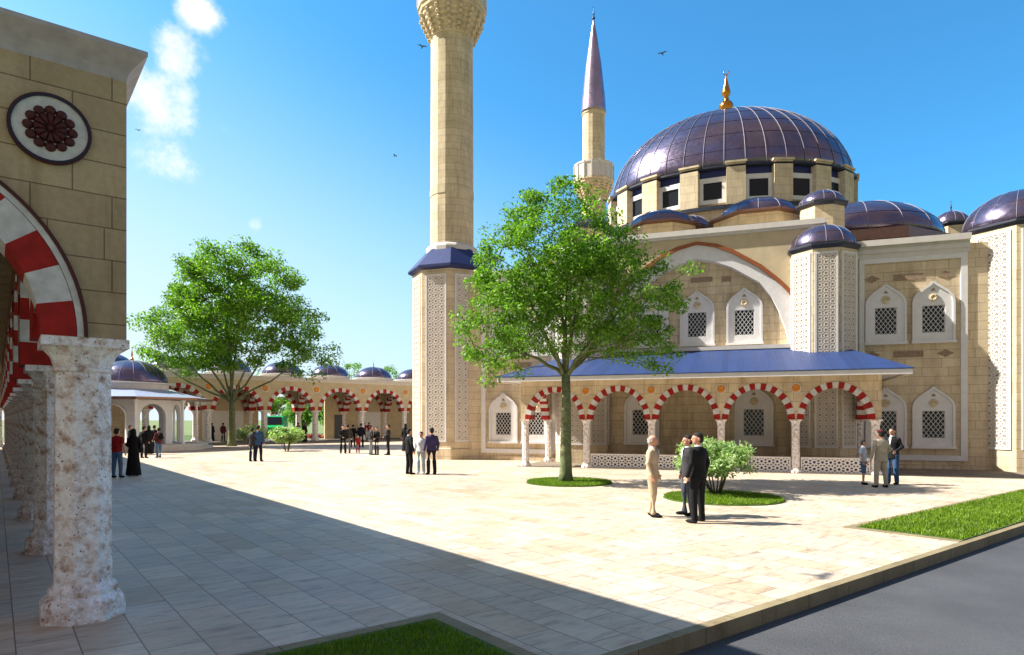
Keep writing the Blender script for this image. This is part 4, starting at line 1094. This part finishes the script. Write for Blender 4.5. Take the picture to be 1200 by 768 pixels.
ARMS = {  # elbow, wrist for the right side (x>0); y<0 is forward
    'down': ((.235, .03, 1.16), (.245, -.05, .91)),
    'bent': ((.245, .04, 1.17), (.20, -.19, 1.03)),
    'front': ((.235, .0, 1.16), (.07, -.21, 1.03)),
    'up': ((.26, -.03, 1.20), (.17, -.16, 1.42)),
    'pocket': ((.27, .06, 1.17), (.20, -.02, .95)),
}
def person(label, px=None, fy=None, h=1.75, face=(0, -1), top='suit', tc='black', bc='black', hair='hair', arms=('down', 'down'), stance=.1, step=0., vox=.02, turn=0, group=None, hat=None, fem=False, loc=None, extra=None):
    if loc is None:
        Y = 1578.5/(fy-492.4); loc = ((px-600)/770*Y, Y, 0)
    t = thing('person', label, 'person', loc, math.atan2(face[1], face[0])+math.pi/2, group)
    s = h/1.75; wx = 1. if (fem or h < 1.5) else 1.1
    t.scale = (s*wx, s*(1+(wx-1)*.8), s)
    near = vox < .014
    # --- body
    b = MB(); sw = .92 if fem else 1
    loft(b, [(0, 0, .88, .13, .09), (0, 0, .98, .13, .09), (0, 0, 1.12, .115, .08), (0, 0, 1.3, .14, .09), (0, .0, 1.42, .15, .075), (0, 0, 1.46, .07, .06)])
    limb(b, [Vector((0, .005, 1.42)), Vector((0, -.005, 1.53)), Vector((0, -.01, 1.58))], [.062, .054, .056])
    hd = MB()
    T = Matrix.Translation((0, -.01, 1.55)) @ Matrix.Rotation(R(turn), 4, 'Z')
    hd.sphere((0, .0, .10), (.076, .095, .105), 16, 12); hd.sphere((0, -.03, .045), (.058, .062, .07), 14, 10); hd.sphere((0, -.055, .005), (.035, .035, .03), 10, 8)
    hd.sphere((0, -.1, .07), (.014, .024, .022), 8, 6); hd.sphere((0, -.094, .095), (.010, .014, .03), 8, 6); hd.sphere((0, -.082, .115), (.05, .018, .012), 10, 6); hd.sphere((0, -.086, .035), (.026, .013, .013), 8, 6)
    for q in (-1, 1): hd.sphere((q*.078, .01, .085), (.012, .02, .032), 8, 6)
    o0 = len(b.v); b.v += [tuple(T @ Vector(p)) for p in hd.v]; b.f += [tuple(i+o0 for i in f) for f in hd.f]; b.m += hd.m; b.sm += hd.sm
    sx_ = .178*sw; joints = []
    for q, arm in ((-1, arms[0]), (1, arms[1])):
        e, w_ = ARMS[arm]; sh = Vector((q*(sx_-.012), 0, 1.392)); e = Vector((q*e[0]*sw, e[1], e[2])); w_ = Vector((q*w_[0]*sw, w_[1], w_[2]))
        joints.append((sh, e, w_)); limb(b, [sh, e, w_], [.05, .038, .026])
        d = (w_-e).normalized(); side = d.cross(Vector((q, 0, 0))); side = side.normalized() if side.length > .2 else Vector((0, -1, 0))
        palm = w_+d*.055; lat = side; nrm = d.cross(lat).normalized()
        for k in range(5):
            off = lat*(.032-.016*k); limb(b, [w_+off*.5, palm+off+d*.02], [.014, .012], 8)
        for k, ln in enumerate((.065, .075, .07, .055)):
            f0 = palm+lat*(.03-.02*k)+d*.02; f1 = f0+d*ln*.55; f2 = f1+d*ln*.4+nrm*(-q)*.018
            limb(b, [f0, f1, f2], [.0095, .0085, .0075], 8)
        th0 = w_+d*.02+lat*.02; limb(b, [th0, th0+d*.03+lat*.03, th0+d*.062+lat*.038], [.013, .011, .009], 8)
    legs = []
    for q in (-1, 1):
        hip = Vector((q*.085, 0, .9)); kn = Vector((q*(.085+stance*.25), -.02+q*step*.4, .49)); an = Vector((q*(.07+stance*.5), q*step, .09))
        legs.append((hip, kn, an)); limb(b, [hip, kn, an], [.078, .053, .038])
        limb(b, [an+Vector((0, .01, -.045)), an+Vector((q*.012, -.09, -.058))], [.030, .020])
    fuse(b, min(vox, .011) if near else vox, 'body', M['skin'], t, 1 if near else 2)
    # --- clothes
    tm = cl(tc, PAL[tc]); bm = cl(bc, PAL[bc])
    if top == 'robe':
        b = MB(); loft(b, [(0, 0, .03, .27, .22), (0, 0, .3, .235, .19), (0, 0, .7, .195, .145), (0, 0, .95, .185, .135), (0, 0, 1.14, .155, .11), (0, 0, 1.3, .185, .125), (0, 0, 1.42, .17, .10), (0, 0, 1.475, .08, .075)], 20)
        for sh, e, w_ in joints: limb(b, [sh, e, w_-(w_-e)*.06], [.068, .058, .06])
        fuse(b, vox, 'long_dress', tm, t)
        for hip, kn, an in legs: b = MB(); b.sphere((an.x, an.y-.06, .04), (.04, .11, .045), 10, 8); fuse(b, vox, 'shoe', cl('black', PAL['black']), t)
    else:
        hem = .80 if top in ('suit', 'coat') else .90
        b = MB(); loft(b, [(0, 0, hem, .178*sw, .125), (0, 0, .97, .172*sw, .122), (0, 0, 1.14, (.165 if not fem else .14), .112), (0, 0, 1.3, .195*sw, .13), (0, 0, 1.40, .185*sw, .11), (0, 0, 1.455, .115, .085), (0, 0, 1.49, .068, .066)], 20)
        for sh, e, w_ in joints:
            if top == 'tee': limb(b, [sh, sh.lerp(e, .62)], [.069, .060])
            else: limb(b, [sh, e, w_-(w_-e)*.04], [.066, .056, .045])
        nm_ = {'suit': 'jacket', 'coat': 'coat', 'tee': 't_shirt', 'shirt': 'shirt'}[top]
        jk = fuse(b, vox, nm_, tm, t)
        if top == 'suit' and near:
            c_ = MB(); c_.lathe([(.066, 1.47), (.070, 1.505), (.060, 1.51), (.058, 1.47)], 18, 0, sy=1.0, cap=False, smooth=True); c_.build('collar', cl('white', PAL['white']), t)
            c_ = MB(); c_.v = [(-.035, -.128, 1.42), (0, -.139, 1.2), (.035, -.128, 1.42), (0, -.085, 1.50)]; c_.face([0, 1, 2, 3]); c_.build('shirt_front', cl('white', PAL['white']), t)
        b = MB(); loft(b, [(0, 0, .84, .155*sw, .115), (0, 0, .95, .160*sw, .115), (0, 0, 1.04, .15*sw, .105)], 18)
        short = bc == 'shorts_blue'
        for hip, kn, an in legs:
            if top == 'tee' and extra == 'shorts': limb(b, [hip, kn+Vector((0, 0, .02))], [.095, .082])
            else: limb(b, [hip, kn, an+Vector((0, .005, -.0))], [.098, .073, .060])
        fuse(b, vox, 'shorts' if extra == 'shorts' else 'trousers', bm, t)
        for hip, kn, an in legs:
            b = MB(); q = 1 if an.x > 0 else -1
            b.sphere((an.x+q*.012, an.y-.055, .035), (.050, .132, .042), 12, 8); b.sphere((an.x, an.y+.01, .06), (.048, .062, .055), 10, 8)
            fuse(b, min(vox, .014), 'shoe', cl('black' if tc != 'white' else 'white', PAL['black']), t)
    # --- hair, eyes, mouth
    hb_ = MB(); hb_.sphere((0, .012, .118), (.084, .100, .098), 18, 12); hb_.sphere((0, .04, .07), (.076, .070, .075), 14, 10)
    if fem: hb_.sphere((0, .05, .0), (.07, .05, .11), 12, 8)
    hm = hb_.mesh('hair', [M[hair]])
    # open the face: drop what lies before it
    import bmesh as _bm
    bm_ = _bm.new(); bm_.from_mesh(hm)
    lim = .135 if hair != 'greyhair' else .17
    kill = [v for v in bm_.verts if (v.co.y < -.035 and v.co.z < lim) or (v.co.y < .01 and v.co.z < .10) or (hair == 'greyhair' and v.co.z > .165)]
    _bm.ops.delete(bm_, geom=kill, context='VERTS'); bm_.to_mesh(hm); bm_.free()
    ho = link('hair', hm, t); ho.matrix_local = T
    if near:
        for q in (-1, 1):
            e_ = MB(); e_.sphere((q*.030, -.088, .098), (.011, .008, .007), 8, 6); eo = e_.build('eye', M['eye'], t); eo.matrix_local = T
        e_ = MB(); e_.sphere((0, -.097, .036), (.022, .007, .006), 8, 6); eo = e_.build('mouth', M['lips'], t); eo.matrix_local = T
    if hat:
        c_ = MB(); c_.lathe([(.088, .13), (.088, .17), (.07, .21), (0, .225)], 18, 0, sy=1.12, smooth=True); co_ = c_.build('cap', cl(hat, PAL[hat]), t); co_.matrix_local = T
    if extra == 'scarf':
        c_ = MB(); loft(c_, [(0, .0, -.13, .15, .11), (0, .01, -.04, .09, .09), (0, .012, .06, .094, .10), (0, .012, .16, .085, .10), (0, .012, .215, .04, .05)], 18); co_ = c_.build('head_scarf', tm, t); co_.matrix_local = T @ Matrix.Translation((0, .018, 0))
    if extra == 'backpack':
        c_ = MB(); c_.sphere((0, .19, 1.25), (.15, .10, .22), 14, 10); c_.sphere((0, .27, 1.17), (.10, .05, .12), 12, 8); fuse(c_, .02, 'backpack', cl('black', PAL['black']), t)
    if extra == 'print':
        c_ = MB(); c_.box(-.06, .06, -.145, -.12, 1.24, 1.30); c_.build('shirt_print', cl('navy', PAL['navy']), t)
    return t

G1, G2, G3, G4, G5, G6 = ('men talking by the bush', 'three by the portico corner', 'trio near the minaret', 'group at the far side of the square', 'people by the pavilion', 'people under the colonnade')
person('older balding man in beige suit facing right', 764.5, 605.6, 1.72, (.9, -.42), 'suit', 'beige', 'beige', 'greyhair', ('down', 'down'), .06, .05, .0105, 10, G1)
person('man in black suit seen from behind with head turned left', 818, 612.3, 1.79, (-.62, .78), 'suit', 'black', 'black', 'hair', ('down', 'down'), .16, .03, .0105, 50, G1)
person('man in dark grey jacket half hidden by the man in black', 806.5, 604, 1.72, (-.95, -.1), 'suit', 'charcoal', 'slate', 'hair', ('down', 'down'), .08, .04, .0105, 0, G1)
person('boy in pale printed t-shirt and blue shorts', 1011.5, 568, 1.42, (.8, -.6), 'tee', 'tee', 'jeans', 'hair', ('down', 'down'), .08, .02, .0115, 20, G2, extra='shorts')
person('man in loose beige suit and dark red cap seen from behind', 1032.5, 571.5, 1.74, (-.05, 1), 'coat', 'tan', 'tan', 'hair', ('bent', 'down'), .14, 0, .0115, 0, G2, 'maroon')
person('man in black jacket and dark jeans facing the boy', 1046, 567.8, 1.80, (-.85, -.5), 'suit', 'black', 'blue', 'hair', ('down', 'bent'), .06, .03, .0115, 0, G2)
person('man in black suit, left of the trio', 479.5, 556, 1.72, (.8, .6), 'suit', 'black', 'black', 'hair', ('down', 'bent'), .12, 0, .013, 0, G3)
person('slim person in white shirt and pale trousers, middle of the trio', 493.5, 555, 1.60, (-.2, -1), 'shirt', 'white', 'pale', 'hair', ('down', 'down'), .06, .02, .013, 0, G3)
person('man in purple jumper and dark trousers, right of the trio', 505.8, 556.3, 1.76, (-.5, .8), 'shirt', 'purple', 'navy', 'hair', ('down', 'down'), .1, 0, .013, 0, G3)
V = .019
person('man in red t-shirt and blue jeans seen from behind', 137, 560, 1.75, (.1, 1), 'tee', 'red', 'jeans', 'hair', ('down', 'down'), .12, 0, .014, 0, G5)
person('woman in a long black dress standing beside the man in red', 156.5, 558, 1.72, (-.5, .9), 'robe', 'black', 'black', 'hair', ('down', 'front'), .1, 0, .014, 0, G5, fem=True, extra='scarf')
person('man in black suit in front of the pavilion', 168.5, 537, 1.72, (.2, 1), 'suit', 'black', 'black', 'hair', ('down', 'down'), .1, 0, V, 0, G5)
person('veiled woman in black behind the man in black suit', 174.5, 532.5, 1.72, (-.6, 1), 'robe', 'black', 'black', 'hair', ('down', 'down'), .1, 0, V, 0, G5, fem=True, extra='scarf')
person('person in dark clothes left of the black suit, half hidden by the woman', 152.5, 533, 1.74, (.8, .3), 'suit', 'black', 'charcoal', 'hair', ('up', 'down'), .1, 0, V, 0, G5)
person('person in maroon jacket and jeans carrying a black backpack', 186, 536.5, 1.62, (-.8, .5), 'suit', 'maroon', 'jeans', 'hair', ('bent', 'bent'), .06, .05, V, 0, G5, extra='backpack')
person('dark haired person in navy behind the one with the backpack', 181, 531, 1.72, (.3, 1), 'suit', 'navy', 'navy', 'hair', ('down', 'down'), .1, 0, V, 0, G5)
person('person in dark jacket, left of the pair near the low bush', 295.8, 541, 1.66, (.2, 1), 'suit', 'charcoal', 'navy', 'hair', ('down', 'down'), .08, 0, V, 0, 'pair near the low bush')
person('person in blue jacket, right of the pair near the low bush', 302.6, 541, 1.78, (.05, 1), 'suit', 'blue', 'navy', 'hair', ('down', 'down'), .12, 0, V, 0, 'pair near the low bush')
person('person in black at the left end of the far group', 402, 531.6, 1.72, (.4, -1), 'shirt', 'black', 'black', 'hair', ('front', 'down'), .1, 0, V, 0, G4)
person('person with dark top and grey trousers beside the left end of the far group', 407.3, 531.2, 1.78, (-.6, 1), 'shirt', 'charcoal', 'grey', 'hair', ('down', 'down'), .08, 0, V, 0, G4)
person('person in black standing behind the small child in red', 413.7, 524.2, 1.70, (-.1, 1), 'shirt', 'black', 'black', 'hair', ('bent', 'bent'), .1, 0, V, 0, G4)
person('small child in a red dress in the far group', 419.4, 531.2, 1.10, (.2, -1), 'tee', 'red', 'red', 'hair', ('down', 'down'), .08, 0, V, 0, G4)
person('man in dark suit behind the child, furthest of the far group', 423.2, 524.5, 1.80, (.2, 1), 'suit', 'navy', 'black', 'hair', ('down', 'down'), .1, 0, V, 0, G4)
person('person in dark top and grey wide trousers in the far group', 434.6, 533.3, 1.70, (.8, .5), 'shirt', 'charcoal', 'grey', 'hair', ('bent', 'down'), .1, 0, V, 0, G4)
person('woman in black with legs together right of the grey trousers', 441.6, 533.4, 1.64, (-.5, -1), 'suit', 'black', 'charcoal', 'hair', ('front', 'front'), .04, 0, V, 0, G4, fem=True)
person('man in black suit standing alone right of the far group', 455, 533.6, 1.78, (-1, -.1), 'suit', 'black', 'black', 'hair', ('down', 'front'), .06, .05, V, 0, G4)
person('veiled figure in black just behind the trio near the minaret', 475.3, 529.0, 1.80, (.1, 1), 'robe', 'black', 'black', 'hair', ('down', 'down'), .1, 0, V, 0, 'single walkers', fem=True, extra='scarf')
for px, Y, lab, a_, c_, d_ in ((261.5, 58.5, 'person in dark red standing under the colonnade left of the broad tree trunk', 'suit', 'maroon', 'black'), (248.4, 59.5, 'slim dark figure beside the colonnade column near the pavilion', 'robe', 'black', 'black'),
                               (357, 57.8, 'person in long black clothes right of the low bush under the colonnade', 'robe', 'black', 'black'), (349.5, 63.0, 'person in a red top inside the colonnade behind the low bush', 'suit', 'maroon', 'black'),
                               (427, 68.0, 'person in a red top inside the colonnade, left of two', 'tee', 'red', 'jeans'), (432.5, 68.2, 'person in a red top inside the colonnade, right of two', 'tee', 'red', 'pale')):
    person(lab, h=1.70, face=(.2, 1), top=a_, tc=c_, bc=d_, vox=.022, group=G6, loc=((px-600)/770*Y, Y, .10), fem=(a_ == 'robe'))
